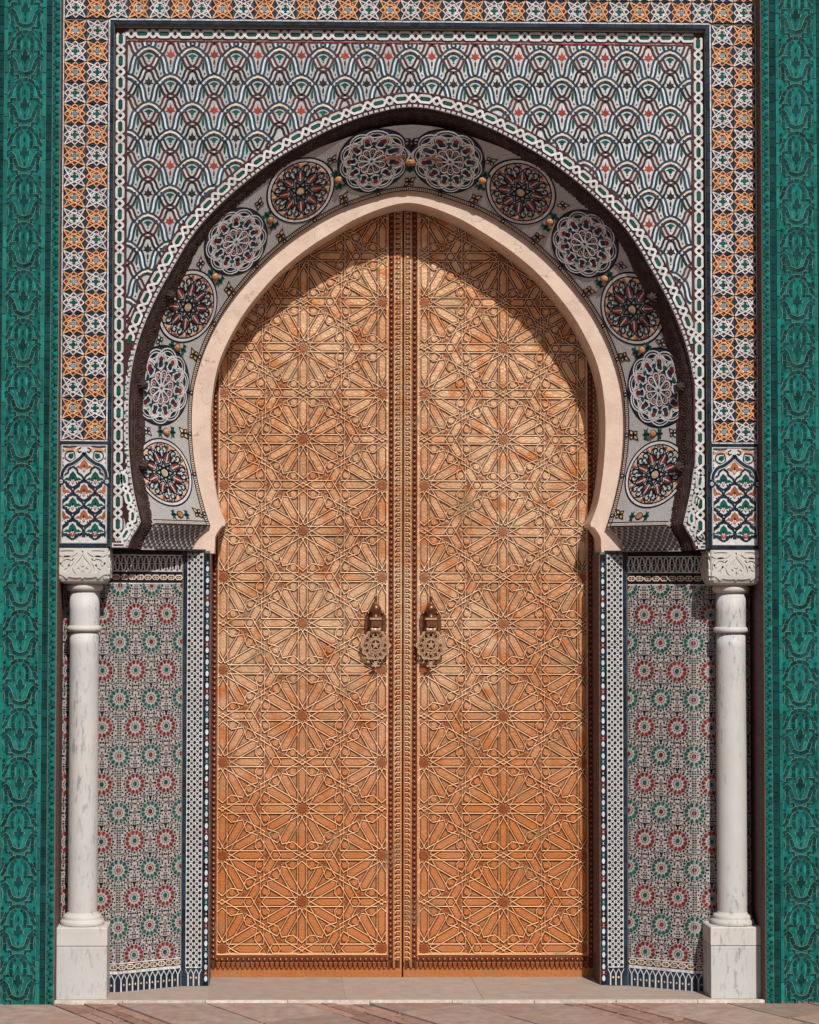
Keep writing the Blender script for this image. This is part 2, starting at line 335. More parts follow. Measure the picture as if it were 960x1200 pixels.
# ================================================================ SETTING: ground
g = MB(); i = 0
g.v = [(-60, -60, -.07), (60, -60, -.07), (60, 12, -.07), (-60, 12, -.07)]; g.face([0, 1, 2, 3], g.mi('sandstone'))
part('ground', g, kind='structure')
pv = MB(); prism(pv, rect(-3.2, -2.2, 3.2, .6), -.060, -.030, 'dirt', fr=lambda u, v, h: (u, v, h)); pv_o = part('paving', pv, kind='structure')
GR = lambda u, v, h: (u, v, h)
dirv = Vector((.52, -.854)); nrm = Vector((.854, .52)); bk = MB(); q = -3.2; kk = 0
def paver(B, a0, a1, b0, b1, h1, m, k=.985):
    pts = [tuple(nrm*b+dirv*a) for a, b in ((a0, b0), (a1, b0), (a1, b1), (a0, b1))]
    pts = clip(pts, -2.9, -1.9, 2.9, -.072)
    if pts: prism(B, pts, -.065, h1-.003, m, GR, k)
    return bool(pts)
while q < 3.2:
    bricks = kk % 3 == 1; wd = .215 if bricks else random.uniform(.26, .34)
    if bricks:
        for r_ in range(4):
            a = -3.2+random.uniform(0, .2)
            while a < 3.2:
                l = .205; paver(bk, a+.003, a+l-.003, q+.0535*r_+.003, q+.0535*(r_+1)-.002, -.013+random.uniform(-.0035, .002), 'brick', .96); a += l
    else:
        a = -3.2+random.uniform(0, .3)
        while a < 3.2:
            l = random.uniform(.42, .75); b_ = MB()
            if paver(b_, a+.003, a+l-.003, q+.003, q+wd-.003, -.012+random.uniform(-.002, .002), 'sandstone'): part('paving_stone', b_, pv_o)
            a += l
    q += wd; kk += 1
part('paving_bricks', bk, pv_o, kind='stuff')
dc = MB(); lathe(dc, [(.001, 0), (.072, 0), (.075, .002), (.062, .0025), (.001, .003)], 'iron', 24, (-1.690, -.17, -.0135))
for k in range(-2, 3): ribbon(dc, [(-1.690+k*.022, -.17-.045), (-1.690+k*.022, -.17+.045)], .006, -.012, -.0095, 'iron', GR)
dco = part('drain_cover', dc); dco['label'] = 'round dark iron drain cover set in the paving before the left green pilaster'; dco['category'] = 'drain cover'
# stone step on which the gate stands
SG = lambda u, v, h: (u, v, h-(v+.05)*.018)
st = MB()
prism(st, rect(-1.44, -.055, 1.44, .50), -.055, -.0115, 'step_stone', SG); sto = part('step', st, kind='structure')
kb = MB()
for k in range(9):
    x = -1.455+k*2.91/9; prism(kb, rect(x+.0015, -.070, x+2.91/9-.0015, -.052), -.055, -.006, 'kerb_white', GR, .998)
part('step_edge', kb, sto)
fl = MB()
for k in range(3): x = -.80+k*.545; prism(fl, rect(x, -.045, x+.54, .49), -.0115, -.0095, 'step_stone', SG, .998)
part('step_slab', fl, sto)
# the plain wall that carries the gate
wl = MB()
box(wl, -3.2, -1.68, .02, .6, -.05, 4.6, 'wall_render'); box(wl, 1.68, 3.2, .02, .6, -.05, 4.6, 'wall_render'); box(wl, -1.68, 1.68, .06, .6, 4.06, 4.6, 'wall_render')
box(wl, -1.68, 1.68, .56, .62, -.05, 4.06, 'wall_render')
wo = part('wall', wl, kind='structure')
# ================================================================ green tiled pilasters
def green_motif():
    B = MB(); s = .000282; a = .0685; H = .096
    prism(B, rect(-a, -H, a, H), 0, .003, 'grout')
    prism(B, rect(-a+.001, -H, a-.001, H), 0, .0034, 'teal')
    T = lambda pts: [(x*s, -(y-70)*s) for x, y in pts]      # sketch units, y downwards
    def st(pts, w, m='teal_dark', h=.0058, both=True):
        p = cm(T(pts), 5)
        for q in ([p, mir(p)] if both else [p]):
            ribbon(B, q, (w*1.25+11)*s, .002, h*.8-.0012, 'grout'); ribbon(B, q, w*1.25*s, .002, h*.8, m)
            P = Path(q); d = .012
            while d < P.L-.006:      # the joints where one cut tile meets the next
                x, y, tx, ty = P.at(d); e = w*.62*s; ribbon(B, [(x-ty*e, y+tx*e), (x+ty*e, y-tx*e)], .0008, .003, h*.8+.0004, 'grout'); d += .031
    st([(0, -272), (60, -262), (130, -215), (180, -140), (205, -60), (243, -14)], 40)
    st([(30, -215), (75, -185), (98, -120), (96, -40), (98, -8)], 34, 'teal_dark', .0055)
    st([(70, 8), (130, 6), (192, 10)], 30, 'teal_dark', .0062); st([(192, 0), (190, 62)], 30, 'teal_dark', .0064)
    st([(243, 60), (190, 100), (150, 150), (120, 240), (85, 300), (0, 332)], 42, 'teal_dark', .006)
    st([(243, 110), (195, 170), (184, 250), (186, 335)], 34, 'teal_dark', .0054)
    st([(186, 350), (130, 352), (98, 356)], 28, 'teal_dark', .0066); st([(98, 350), (100, 398)], 26, 'teal_dark', .0068)
    for pts, m in (([(0, -30), (38, 25), (34, 62), (72, 70), (60, 105), (28, 125), (0, 180), (-28, 125), (-60, 105), (-72, 70), (-34, 62), (-38, 25)], 'teal_dark'),
                   ([(0, -145), (20, -105), (0, -55), (-20, -105)], 'teal_dark'), ([(0, 200), (16, 235), (0, 270), (-16, 235)], 'teal_dark')):
        prism(B, [(x*1.18, y) for x, y in T(pts)], .001, .0046, 'grout'); prism(B, T(pts), .002, .0062, m)
    for sx in (1, -1):
        for pts in ([(238, -200), (195, -190), (215, -130), (240, -90)], [(238, 190), (222, 250), (238, 320)], [(240, -255), (205, -268), (200, -230), (238, -215)]):
            prism(B, [(sx*x, y) for x, y in T(pts)], .002, .0056, 'teal_dark')
        for pts in ([(120, 25), (172, 28), (170, 60), (120, 95)], [(125, -245), (180, -235), (190, -190), (150, -175)], [(120, 370), (170, 372), (168, 405), (125, 405)]):
            prism(B, [(sx*x, y) for x, y in T(pts)], .002, .0050, 'teal_light', k=.94)
        for pts, m in (([(118, -120), (150, -165), (172, -110), (178, -50), (160, -25), (125, -30)], 'teal_light'), ([(35, -140), (70, -150), (72, -70), (48, -20), (30, -60)], 'teal_light'), ([(55, 160), (100, 170), (85, 240), (45, 285), (40, 220)], 'teal_light'), ([(205, 210), (235, 160), (238, 260), (215, 320)], 'teal_light'), ([(215, -30), (232, -70), (240, -40), (240, -20)], 'teal_dark')):
            prism(B, [(sx*x, y) for x, y in T(pts)], .002, .0044, m, k=.93)
        # thin pale joints through the bright fields
        for pts in ([(45, -150), (60, -80), (50, -10)], [(140, -150), (160, -80), (155, -20)], [(60, 150), (45, 220), (20, 290)], [(225, 150), (215, 230), (225, 300)], [(205, -150), (235, -100)]):
            ribbon(B, cm([(sx*x, y) for x, y in T(pts)], 3), .0010, .003, .0046, 'grout')
    return B.mesh('tile_motif')
gm = green_motif()
et = MB(); prism(et, rect(-.0115, -.0172, .0115, .0172), 0, .0045, 'teal_dark', k=.97); et = et.mesh('edge_tile')
ft = MB(); prism(ft, rect(-.0062, -.043, .0062, .043), 0, .0048, 'teal_light', k=.98); ft = ft.mesh('fillet_tile')
def pilaster(sg, lab):
    t = thing('green_pilaster', lab, 'pilaster', (sg*1.54, 0, -.012), 'green tiled pilasters either side of the gate')
    b = MB(); box(b, sg*1.54-.14, sg*1.54+.14, -.08, .4, -.03, 4.4, 'grout_dark'); part('core', b, t)
    rv = MB()
    for sd in (-1, 1):
        x = sg*1.54+sd*.14
        box(rv, min(x, x+sd*.002), max(x, x+sd*.002), -.078, .02 if sd*sg > 0 else .158, -.02, 4.38, 'reveal')
    part('side_face', rv, t)
    for k in range(23): new('tile_motif', gm, t, plane(sg*1.54, -.0805, .078+k*.192))
    for sd in (-1, 1):
        z = -.022
        while z < 4.35:
            new('edge_tile', et, t, plane(sg*1.54+sd*.0955, -.0805, z+.018, ang=random.uniform(-.008, .008))); z += .0362
        z = -.022
        while z < 4.32:
            new('fillet_tile', ft, t, plane(sg*1.54+sd*.0758, -.0805, z+.044, ang=random.uniform(-.01, .01))); z += .0876
    zz = MB()
    for sd in (-1, 1):
        x0 = sg*1.54+sd*.109; x1 = sg*1.54+sd*.1385; a, b_ = min(x0, x1), max(x0, x1); w = b_-a; z = -.022; fr = lambda u, v, h: (u, -.0805-h, v); k = 0
        while z < 4.35:
            z2 = z+.0235
            if k % 2: prism(zz, [(a+.001, z+.001), (b_-.001, (z+z2)/2), (a+.001, z2-.001)], 0, .004, 'teal', fr, .95); prism(zz, [(b_-.001, z-.012), (a+.003, z), (b_-.001, z+.0105)], 0, .0035, 'teal_light', fr, .93)
            else: prism(zz, [(a+.001, z+.001), (b_-.001, (z+z2)/2), (a+.001, z2-.001)], 0, .004, 'teal', fr, .95); prism(zz, [(b_-.001, z-.010), (a+.004, z), (b_-.001, z+.0105)], 0, .0035, 'teal', fr, .93)
            cx = (a+b_)/2+(.004 if k % 2 else -.002)*sd
            prism(zz, [(cx-.005*sd, z+.0175), (cx+.006*sd, z+.0117), (cx-.005*sd, z+.006)], .002, .005, 'black', fr); z = z2; k += 1
    part('triangle_tiles', zz, t, kind='stuff')
    return t
pilaster(-1, 'glazed green tiled pilaster at the left edge, beside the drain cover')
pilaster(1, 'glazed green tiled pilaster at the right edge, with chipped orange foot')
cf = MB()
for k in range(7): x = 1.455+k*.022; prism(cf, [(x, 0), (x+.020, 0), (x+random.uniform(.012, .02), random.uniform(.006, .018)), (x+.004, random.uniform(.01, .022))], 0, .0065, 'terracotta', lambda u, v, h: (u, -.081-h, v-.026))
cfo = part('broken_tiles', cf, bpy.data.objects['green_pilaster.001'])
# ================================================================ tiled frame (stars) round the gate
FX0, FX1 = 1.2165, 1.3935
def star_tile(straps, centre, petal, ring, kite, w, h):
    B = MB(); f = lambda pts: [(x*w, y*h) for x, y in pts]
    prism(B, f(rect(-.492, -.492, .492, .492)), 0, .003, 'navy')
    prism(B, f(ell(0, 0, .225, .225, 16)), .002, .0036, ring)
    for k in range(4):
        a = PI/4+k*PI/2
        prism(B, f(rot([(.10, -.045), (.16, -.055), (.19, 0), (.16, .055), (.10, .045), (.125, 0)], a)), .003, .0043, petal)
    prism(B, f([p for k in range(4) for p in rot([(.175, 0)], k*PI/2)+rot([(.085, 0)], k*PI/2+PI/4)]), .003, .0046, centre)
    tips = [(.475, 0), (.47, .47), (0, .475), (-.47, .47), (-.475, 0), (-.47, -.47), (0, -.475), (.47, -.47)]
    for k in range(8):
        t = tips[k]; q = (.86, .72, .60, .14) if k % 2 == 0 else (.80, .66, .56, .07); prism(B, f([(t[0]*q[0], t[1]*q[0]), (t[0]*q[1]-t[1]*q[3], t[1]*q[1]+t[0]*q[3]), (t[0]*q[2], t[1]*q[2]), (t[0]*q[1]+t[1]*q[3], t[1]*q[1]-t[0]*q[3])]), .002, .0040, kite)
    for k in range(8):
        if k % 2:
            for d in (3, 5):
                a, b = tips[k], tips[(k+d) % 8]; ribbon(B, f([a, (a[0]+(b[0]-a[0])*.84, a[1]+(b[1]-a[1])*.80)]), .0046, .002, .0052+.0003*k+.0001*d, straps)
        else: ribbon(B, f([tips[k], tips[(k+2) % 8]]), .0042, .002, .0058+.0002*k, straps)
    for k in range(4):   # the dark lens pieces pairs at the cell edge stay separate tiles
        prism(B, f(rot([(.49, .06), (.49, .36), (.40, .27), (.41, .13)], k*PI/2)), .002, .0038, 'navy' if k % 2 else 'slate'); prism(B, f(rot([(.49, -.06), (.49, -.36), (.40, -.27), (.41, -.13)], k*PI/2)), .002, .0038, 'navy')
    return B.mesh('star_tile')
stW = star_tile('white', 'green', 'white', 'slate', 'red', .0885, .0846)
stO = star_tile('orange', 'grey_blue', 'cream', 'black', 'red', .0885, .0846)
fo = thing('star_mosaic_surround', 'square mosaic surround of orange and white stars round the whole arch', 'mosaic surround', (0, 0, 1.772))
b = MB()
for sg in (-1, 1): box(b, min(sg*1.193, sg*1.426), max(sg*1.193, sg*1.426), 0, .42, 1.773, 4.06, 'grout_dark')
box(b, -1.193, 1.193, 0, .42, 3.878, 4.06, 'grout_dark')
part('backing', b, fo)
for sg in (-1, 1):
    for k in range(20):
        for c_, x in ((0, 1.2608), (1, 1.3492)):
            outer = c_ == 1; par = (k+(1 if outer else 0)) % 2          # outer column starts orange
            new('star_tile', stW if par == (0 if sg > 0 or True else 1) else stO, fo, plane(sg*x, -.0005, 3.8515-k*.0846))
for k in range(33):
    x = -1.349+k*2.698/32; new('star_tile', stW if k % 2 == 0 else stO, fo, plane(x, -.0005, 3.944, sx=.953))
for k in range(33):
    x = -1.349+k*2.698/32; new('star_tile', stO if k % 2 == 0 else stW, fo, plane(x, -.0005, 4.030, sx=.953))
def strip_tiles(B, x0, z0, x1, z1, n, h, m, gap=.0008, fr=None, k=.97):
    """a run of small flat tiles from corner to corner, along the longer side"""
    fr = fr or (lambda u, v, h_: (u, -h_, v)); ver = (z1-z0) > (x1-x0)
    for i in range(n):
        j = random.uniform(-.0004, .0004)
        if ver: a = z0+(z1-z0)*i/n; b_ = z0+(z1-z0)*(i+1)/n; prism(B, rect(x0+j, a+gap/2, x1+j, b_-gap/2), 0, h+random.uniform(-.0003, .0004), m, fr, k)
        else: a = x0+(x1-x0)*i/n; b_ = x0+(x1-x0)*(i+1)/n; prism(B, rect(a+gap/2, z0+j, b_-gap/2, z1+j), 0, h+random.uniform(-.0003, .0004), m, fr, k)
wb, nb = MB(), MB()
for sg in (-1, 1):
    for x0, x1, z0, z1, m in ((1.2105, 1.2160, 2.203, 3.898, 'w'), (1.3940, 1.3990, 2.200, 4.06, 'w'), (1.1945, 1.2095, 1.775, 3.89, 'n'), (1.4002, 1.4225, 1.775, 4.06, 'n')):
        a, c_ = sorted((sg*x0, sg*x1)); strip_tiles(wb if m == 'w' else nb, a, z0, c_, z1, int((z1-z0)/.034), .004, 'white' if m == 'w' else 'navy')
    a, c_ = sorted((sg*1.2105, sg*1.399)); strip_tiles(wb, a, 2.1965, c_, 2.2015, 6, .0042, 'white'); strip_tiles(nb, a, 2.184, c_, 2.1955, 6, .004, 'navy')
    strip_tiles(nb, a, 1.776, c_, 1.7865, 8, .004, 'navy')
strip_tiles(wb, -1.210, 3.8955, 1.210, 3.9010, 70, .0044, 'white'); strip_tiles(nb, -1.209, 3.8795, 1.209, 3.8945, 70, .004, 'navy')
part('white_border_tiles', wb, fo, kind='stuff'); part('navy_border_tiles', nb, fo, kind='stuff')
# ---- arabesque panels at the foot of the frame
def palm(B, cx, cy, s, m, inner='cream', flip=1):
    T = lambda p: [(cx+x*s, cy+flip*y*s) for x, y in p]
    prism(B, T([(-105, -10), (-60, -12), (-28, -30), (0, 20), (28, -30), (60, -12), (105, -10), (70, 18), (52, 14), (34, 60), (0, 98), (-34, 60), (-52, 14), (-70, 18)]), .002, .0046, m)
    prism(B, T([(0, 38), (13, 8), (0, -10), (-13, 8)]), .003, .0052, 'black'); prism(B, T([(0, -14), (16, -40), (0, -66), (-16, -40)]), .002, .0050, 'scarlet'); prism(B, T([(0, -24), (7, -40), (0, -54), (-7, -40)]), .003, .0056, inner)
def arabesque(sg):
    B = MB(); x0, x1, z0, z1 = 1.2115, 1.3935, 1.789, 2.1825; cx = (x0+x1)/2; s = .000283
    fr = lambda u, v, h: (sg*cx+u, -.0005-h, v)
    prism(B, rect(-(x1-x0)/2, z0, (x1-x0)/2, z1), 0, .0028, 'white', fr)
    zt = z1; T = lambda x, y: ((x-430)*s, zt-(y-85)*s)       # sketch units of the photograph's panel
    BB = type('o', (), {})
    class Sub:   # palm() writes in local coordinates, so wrap the frame
        pass
    def pr(pts, h0, h1, m): prism(B, pts, h0, h1, m, fr)
    def palm2(x, y, m, cl=None):
        c = T(x, y)
        def q(p):
            p = [(c[0]+a*s*1.14, c[1]+b*s*1.10) for a, b in p]
            return clip(p, -(x1-x0)/2+.002, z0+.003, (x1-x0)/2-.002, z1-.003)
        for p, h, mm in (([(-110, -10), (-60, -14), (-28, -30), (0, 20), (28, -30), (60, -14), (110, -10), (74, 22), (54, 14), (36, 62), (0, 100), (-36, 62), (-54, 14), (-74, 22)], .0046, m), ([(0, 38), (13, 8), (0, -10), (-13, 8)], .0052, 'black'), ([(0, -14), (18, -40), (0, -70), (-18, -40)], .005, 'scarlet'), ([(0, -24), (8, -40), (0, -56), (-8, -40)], .0056, 'cream')):
            g = q(p)
            if g: pr(g, .002, h, mm)
    rows = [(400, 0), (560, 1), (745, 0), (925, 1), (1110, 0), (1290, 1)]
    for y, o in rows:
        if o: palm2(272, y+10, 'green'); palm2(588, y+10, 'green')
        else:
            palm2(430, y, 'rust')
            if y > 500: palm2(118, y, 'rust'); palm2(742, y, 'rust')
    hw = (x1-x0)/2-.003
    kp = lambda u, v: abs(u) < hw and z0+.004 < v < z1-.004
    for y, o in rows[1:]:
        for c in ((272, 588) if o else (118, 430, 742)):
            for sx in (1, -1):
                p = [(c, y-170), (c+sx*60, y-120), (c+sx*70, y-80), (c+sx*135, y-30), (c+sx*150, y+40), (c+sx*95, y+60), (c+sx*60, y+95), (c, y+130)]
                # ogee outline and a curl
                ribbon(B, cm([T(*q) for q in p], 4), 26*s, .002, .0050+.0002*(sx+1), 'navy', fr, kp)
                ribbon(B, cm([T(c+sx*45, y+55), T(c+sx*72, y+80), T(c+sx*98, y+62), T(c+sx*78, y+40)], 3), 14*s, .002, .0055, 'navy', fr, kp)
    # pointed arch over the field, with corner fillings
    for sx in (1, -1):
        pts = cm([T(430, 195), T(430+sx*45, 265), T(430+sx*150, 345), T(430+sx*240, 385), T(430+sx*300, 470), T(430+sx*312, 560)], 5)
        ribbon(B, pts, 66*s, .002, .0060, 'white', fr, kp); ribbon(B, pts, 44*s, .003, .0066, 'navy', fr, kp)
        for p, m in (([(120, 35), (250, 60), (330, 110), (250, 90), (170, 80)], 'orange'), ([(322, 190), (290, 250), (322, 300), (250, 330), (300, 330)], 'rust'), ([(150, 120), (215, 130), (230, 175), (180, 200), (150, 170)], 'green'), ([(60, 90), (110, 100), (130, 60), (90, 50)], 'orange'), ([(30, 130), (80, 190), (60, 220), (20, 200)], 'pale_orange')):
            q = clip([T(430+sx*a, 85+b) for a, b in p], -hw, z0, hw, z1-.003)
            if q: pr(q, .002, .0048, m)
        for p in ([(45, 40), (90, 70), (70, 110), (40, 90)], [(140, 90), (250, 110), (265, 190), (190, 235), (130, 190), (140, 100)], [(290, 60), (320, 150), (285, 200)], [(100, 20), (200, 35), (310, 25)]):
            ribbon(B, cm([T(430+sx*a, 85+b) for a, b in p], 4), 15*s, .002, .0052, 'navy', fr, kp)
        c = T(430+sx*322, 605); pr(ell(c[0], c[1], .0125, .0150, 14), .002, .0072, 'navy'); pr(ell(c[0], c[1], .0066, .0078, 12), .003, .0078, 'white'); pr(rot([(.004, 0), (.0012, .0012), (0, .0045), (-.0012, .0012), (-.004, 0), (-.0012, -.0012), (0, -.0045), (.0012, -.0012)], 0, c[0], c[1]), .004, .0084, 'black')
    for c in (118, 430, 742): q = clip([T(c-26, 1300), T(c+26, 1300), T(c+26, 1385), T(c-26, 1385)], -hw, z0+.004, hw, z1); q and pr(q, .002, .0060, 'navy')
    for c in (272, 588):
        pr([T(c-60, 1345), T(c, 1325), T(c+60, 1345), T(c, 1385)], .002, .0046, 'scarlet')
        for sx in (1, -1): ribbon(B, cm([T(c+sx*30, 1385), T(c+sx*75, 1350), T(c+sx*110, 1365), T(c+sx*120, 1330)], 3), 20*s, .002, .0054, 'navy', fr, kp)
    for y in (480, 650, 835, 1020, 1200):
        for c in (194, 350, 510, 666): pr([T(c-12, y), T(c, y-12), T(c+12, y), T(c, y+12)], .002, .0058, 'navy')
    ribbon(B, [(-hw, z0+.002), (hw, z0+.002), (hw, z1-.002), (-hw, z1-.002)], .004, .002, .0058, 'white', fr, None, True)
    part('arabesque_panel', B, fo, label='tiled arabesque panel of orange and green palmettes above the %s capital' % ('left' if sg < 0 else 'right'))
arabesque(-1); arabesque(1)
# ================================================================ spandrel wall with scale pattern and braided bands
SY = .03
spo = thing('spandrel_wall', 'mosaic wall of overlapping scales above the arch, inside the star frame', 'mosaic wall', (0, SY, 1.772))
b = MB()
for sg in (-1, 1):
    pts = [(AX+sg*x, z) for x, z in oa[:-1]+oaf]+[(sg*1.20, 1.772), (sg*1.20, 3.885), (AX, 3.885)]
    prism(b, pts, -.06, 0, 'grey_white', lambda u, v, h: (u, SY-h, v), back=True)
part('backing', b, spo)
arch_open = offs([(AX-x, z) for x, z in reversed(oa)]+[(AX+x, z) for x, z in oa[1:]], .062)
arch_poly = arch_open+[(arch_open[-1][0], 1.0), (arch_open[0][0], 1.0)]
def kps(u, v): return abs(u) < 1.143 and v < 3.814 and not inside(u, v, arch_poly) and not (v < 2.54)
sc = .000288
def scale_motif(colr, X, Z, kp=None):
    B = MB(); fr = (lambda u, v, h: (u-X, -h*.6, v-Z)); T = lambda x, y: (X+x*sc*.995, Z-y*sc)
    def rib(pts, w, h, m, n=5):
        for sx in (1, -1): ribbon(B, cm([T(sx*a, b_) for a, b_ in pts], n), w*sc, 0, h+(.0002 if sx > 0 else 0), m, fr, kp)
    def po(pts, h, m):
        q = [T(*p) for p in pts]; c = (sum(a[0] for a in q)/len(q), sum(a[1] for a in q)/len(q))
        if kp is None or (kp(*c) and kp(*q[0]) and kp(*q[len(q)//2])): prism(B, q, 0, h, m, fr)
    def off(pts, o): P = Path(cm(pts, 4)); return [P.at(s_, o)[:2] for s_ in P.s]
    def band(pts, m_in, m_rail, h, fill=52):
        for sx in (1, -1):
            q = [(sx*a, b_) for a, b_ in pts]; ribbon(B, [T(*p) for p in cm(q, 4)], fill*sc, 0, h-.0006, m_in, fr, kp)
            for o in (-30, 30): ribbon(B, [T(*p) for p in off(q, o)], 33*sc, 0, h+(.0004 if sx*o > 0 else 0), m_rail, fr, kp)
    # dome, vase, ogee and upper arms
    band([(0, -475), (60, -462), (112, -425), (160, -370)], 'pale_blue', 'slate', .0052)
    for a, b_ in ((0, -477), (88, -440)):
        for sx in ((1,) if a == 0 else (1, -1)):
            t = math.atan2(0, 1) if a == 0 else -sx*.62
            po([(sx*a+x*math.cos(t)+y*math.sin(t), b_-x*math.sin(t)+y*math.cos(t)) for x, y in rect(-24, -16, 24, 16)], .0056, 'pale_orange')
    band([(-154, 6), (-122, 28), (-99, 75), (-80, 145), (-68, 220), (-44, 278), (-8, 300)], 'pale_blue', 'slate', .0034)
    band([(0, -196), (-46, -180), (-76, -140), (-96, -80), (-122, -34), (-154, 6)], 'grey_white', 'brown_black' if colr != 'scarlet' else 'maroon', .0040)
    band([(154, -384), (122, -352), (96, -300), (72, -250), (40, -214), (0, -196)], 'grey_white', 'maroon' if colr != 'scarlet' else 'brown_black', .0042)
    for sx in (1, -1): po([(sx*154+15, -384), (sx*154, -365), (sx*154-15, -384), (sx*154, -403)], .0062, 'white')
    po([(24, -196), (0, -182), (-24, -196), (0, -210)], .0052, 'white')
    # palmette with stem
    pal = lambda p: [(x*1.08, y*1.08) for x, y in p]
    po(pal([(0, -88), (12, -45), (22, -25), (48, -38), (40, -5), (62, 18), (28, 22), (14, 40), (-14, 40), (-28, 22), (-62, 18), (-40, -5), (-48, -38), (-22, -25), (-12, -45)]), .0030, colr)
    po([(0, 52), (14, 90), (12, 125), (0, 148), (-12, 125), (-14, 90)], .0028, 'red' if colr == 'scarlet' else 'brown_black'); po([(9, 168), (0, 180), (-9, 168), (0, 156)], .0028, 'maroon')
    # green palmette in the dome
    po([(-62, -372), (-30, -392), (0, -402), (30, -392), (62, -372), (30, -362), (18, -335), (0, -318), (-18, -335), (-30, -362)], .0030, 'green')
    po([(0, -312), (13, -300), (0, -290), (-13, -300)], .0028, 'maroon')
    for sx in (1, -1):
        po([(sx*150, 85), (sx*172, 130), (sx*176, 180), (sx*160, 235), (sx*140, 200), (sx*140, 130)], .0030, 'green'); po([(sx*122, 268), (sx*150, 250), (sx*140, 285)], .0028, 'slate')
    return B
Mr, Mk = scale_motif('scarlet', 0, 0).mesh('scale_motif'), scale_motif('brown_black', 0, 0).mesh('scale_motif')
for i in range(-7, 8):
    for j in range(-1, 12):
        for red in (True, False):
            X = (i+.5)*.176 if red else i*.176; Z = 3.765-.226*j-(0 if red else .113)
            pts = [(X+a*sc, Z-b_*sc) for a in (-180, 0, 180) for b_ in (-500, -340, -180, 0, 160, 320)]
            ks = [kps(*p) for p in pts]
            if all(ks): new('scale_motif', Mr if red else Mk, spo, plane(X, SY, Z))
            elif any(ks):
                Bm = scale_motif('scarlet' if red else 'brown_black', X, Z, kps)
                if Bm.f: part('scale_motif', Bm, spo, plane(X, SY, Z))
# braids
SF = lambda u, v, h: (u, SY-h, v)
BP, BA, BW = .0872, .0135, .0098
hx = MB(); prism(hx, [(-.0185, 0), (-.0115, .0072), (.0115, .0072), (.0185, 0), (.0115, -.0072), (-.0115, -.0072)], 0, .0052, 'green', k=.96); hx = hx.mesh('green_link_tile')
bd = MB(); bb = MB()
def braid(P, s0, s1, o, parent, phase=0.0, frm=SF, matfn=None):
    n = max(1, round((s1-s0)/BP)); per = (s1-s0)/n
    def wv(f):
        f = abs((f+.5) % 1-.5)
        return 1 if f < .20 else (-1 if f > .455 else 1-2*(f-.20)/.255)
    for sg, h in ((1, .0058), (-1, .0063)):
        K = int(n*22); pts = [P.at(s0+(s1-s0)*k/K, o+sg*BA*wv(n*k/K+phase))[:2] for k in range(K+1)]
        ribbon(bd, pts, BW, .001, h, 'white', frm)
    for k in range(n*2+2):
        f = k*.5-phase; s = s0+f*per
        if not s0-.001 < s < s1+.001: continue
        x, z, tx, tz = P.at(s, o)
        if k % 2 == 0: new('green_link_tile', hx, parent, plane(x, SY, z, ang=math.atan2(tz, tx)))
        else: prism(bd, rot([(.0045, 0), (0, .0045), (-.0045, 0), (0, -.0045)], math.atan2(tz, tx), x, z), .001, .0050, 'black', frm)
rp = Path([(-1.1695, 1.80), (-1.1695, 3.848)]); braid(rp, 0, rp.L, 0, spo, .25)
rp = Path([(1.1695, 1.80), (1.1695, 3.848)]); braid(rp, 0, rp.L, 0, spo, .25)
tp = Path([(-1.150, 3.848), (1.150, 3.848)]); braid(tp, 0, tp.L, 0, spo, .25)
for sg in (-1, 1): a, c_ = sorted((sg*1.146, sg*1.194)); prism(bb, rect(a, 1.775, c_, 3.872), 0, .0016, 'maroon', SF)
prism(bb, rect(-1.146, 3.826, 1.146, 3.872), 0, .0016, 'maroon', SF)
archp = Path([(AX-x, z) for x, z in reversed(oa)]+[(AX+x, z) for x, z in oa[1:]])
ribbon(bb, [archp.at(archp.L*k/300, .0345)[:2] for k in range(301)], .053, 0, .0022, 'maroon', SF)
sA = next(s for s, p in zip(archp.s, archp.p) if p[1] > 2.585); braid(archp, sA, archp.L-sA, .036, spo, 0)
# lower ends of the arch braid by the cusps
for sg in (-1, 1):
    q = Path(cm([(AX+sg*x, z) for x, z in ((1.163, 2.085), (1.152, 2.02), (1.136, 1.955), (1.122, 1.905), (1.128, 1.872), (1.148, 1.832), (1.172, 1.795))], 8))
    BA0 = BA; BA = .0105; braid(q, 0, q.L, 0, spo, .5); BA = BA0
    prism(bd, [(AX+sg*1.150, 1.774), (sg*1.192, 1.774), (sg*1.192, 1.792), (AX+sg*1.146, 1.792)], .001, .0078, 'white', SF); prism(bd, [(AX+sg*1.158, 1.780), (sg*1.186, 1.780), (sg*1.186, 1.786), (AX+sg*1.158, 1.786)], .002, .0088, 'black', SF)
part('braided_straps', bd, spo); part('braid_ground', bb, spo)
# speckled edge of the arch: tiny white and dark teeth
sp = MB(); fullo = Path(full(oa, oaf)); s = .004; k = 0
while s < fullo.L-.004:
    x, z, tx, tz = fullo.at(s, .0062); a = math.atan2(tz, tx)
    prism(sp, rot(rect(-.0033, -.0036, .0033, .0052) if k % 3 else rect(-.0033, -.0036, .0033, -.001), a, x, z), 0, .0032, 'white' if k % 3 else 'red', SF); s += .0075; k += 1
for sg in (-1, 1):
    z = 2.06
    while z < 2.56:
        x = min((p for p in oa if True), key=lambda p: abs(p[1]-z))[0]; prism(sp, rot(rect(-.0030, -.0030, .0030, .0044), random.uniform(-.3, .3), AX+sg*(x+.0145), z), .0015, .0042, 'white' if random.random() < .7 else 'green', SF); z += .0078
part('speckled_edge', sp, spo, kind='stuff')
rl = MB()      # thin red line between scales and braids, in small tiles
n = 150
for k in range(n):
    s0 = archp.L*k/n+.001; s1 = archp.L*(k+1)/n-.001; ribbon(rl, [archp.at(s0, .0600)[:2], archp.at(s1, .0600)[:2]], .0062, .001, .0042, 'maroon', SF, lambda u, v: v > 2.50)
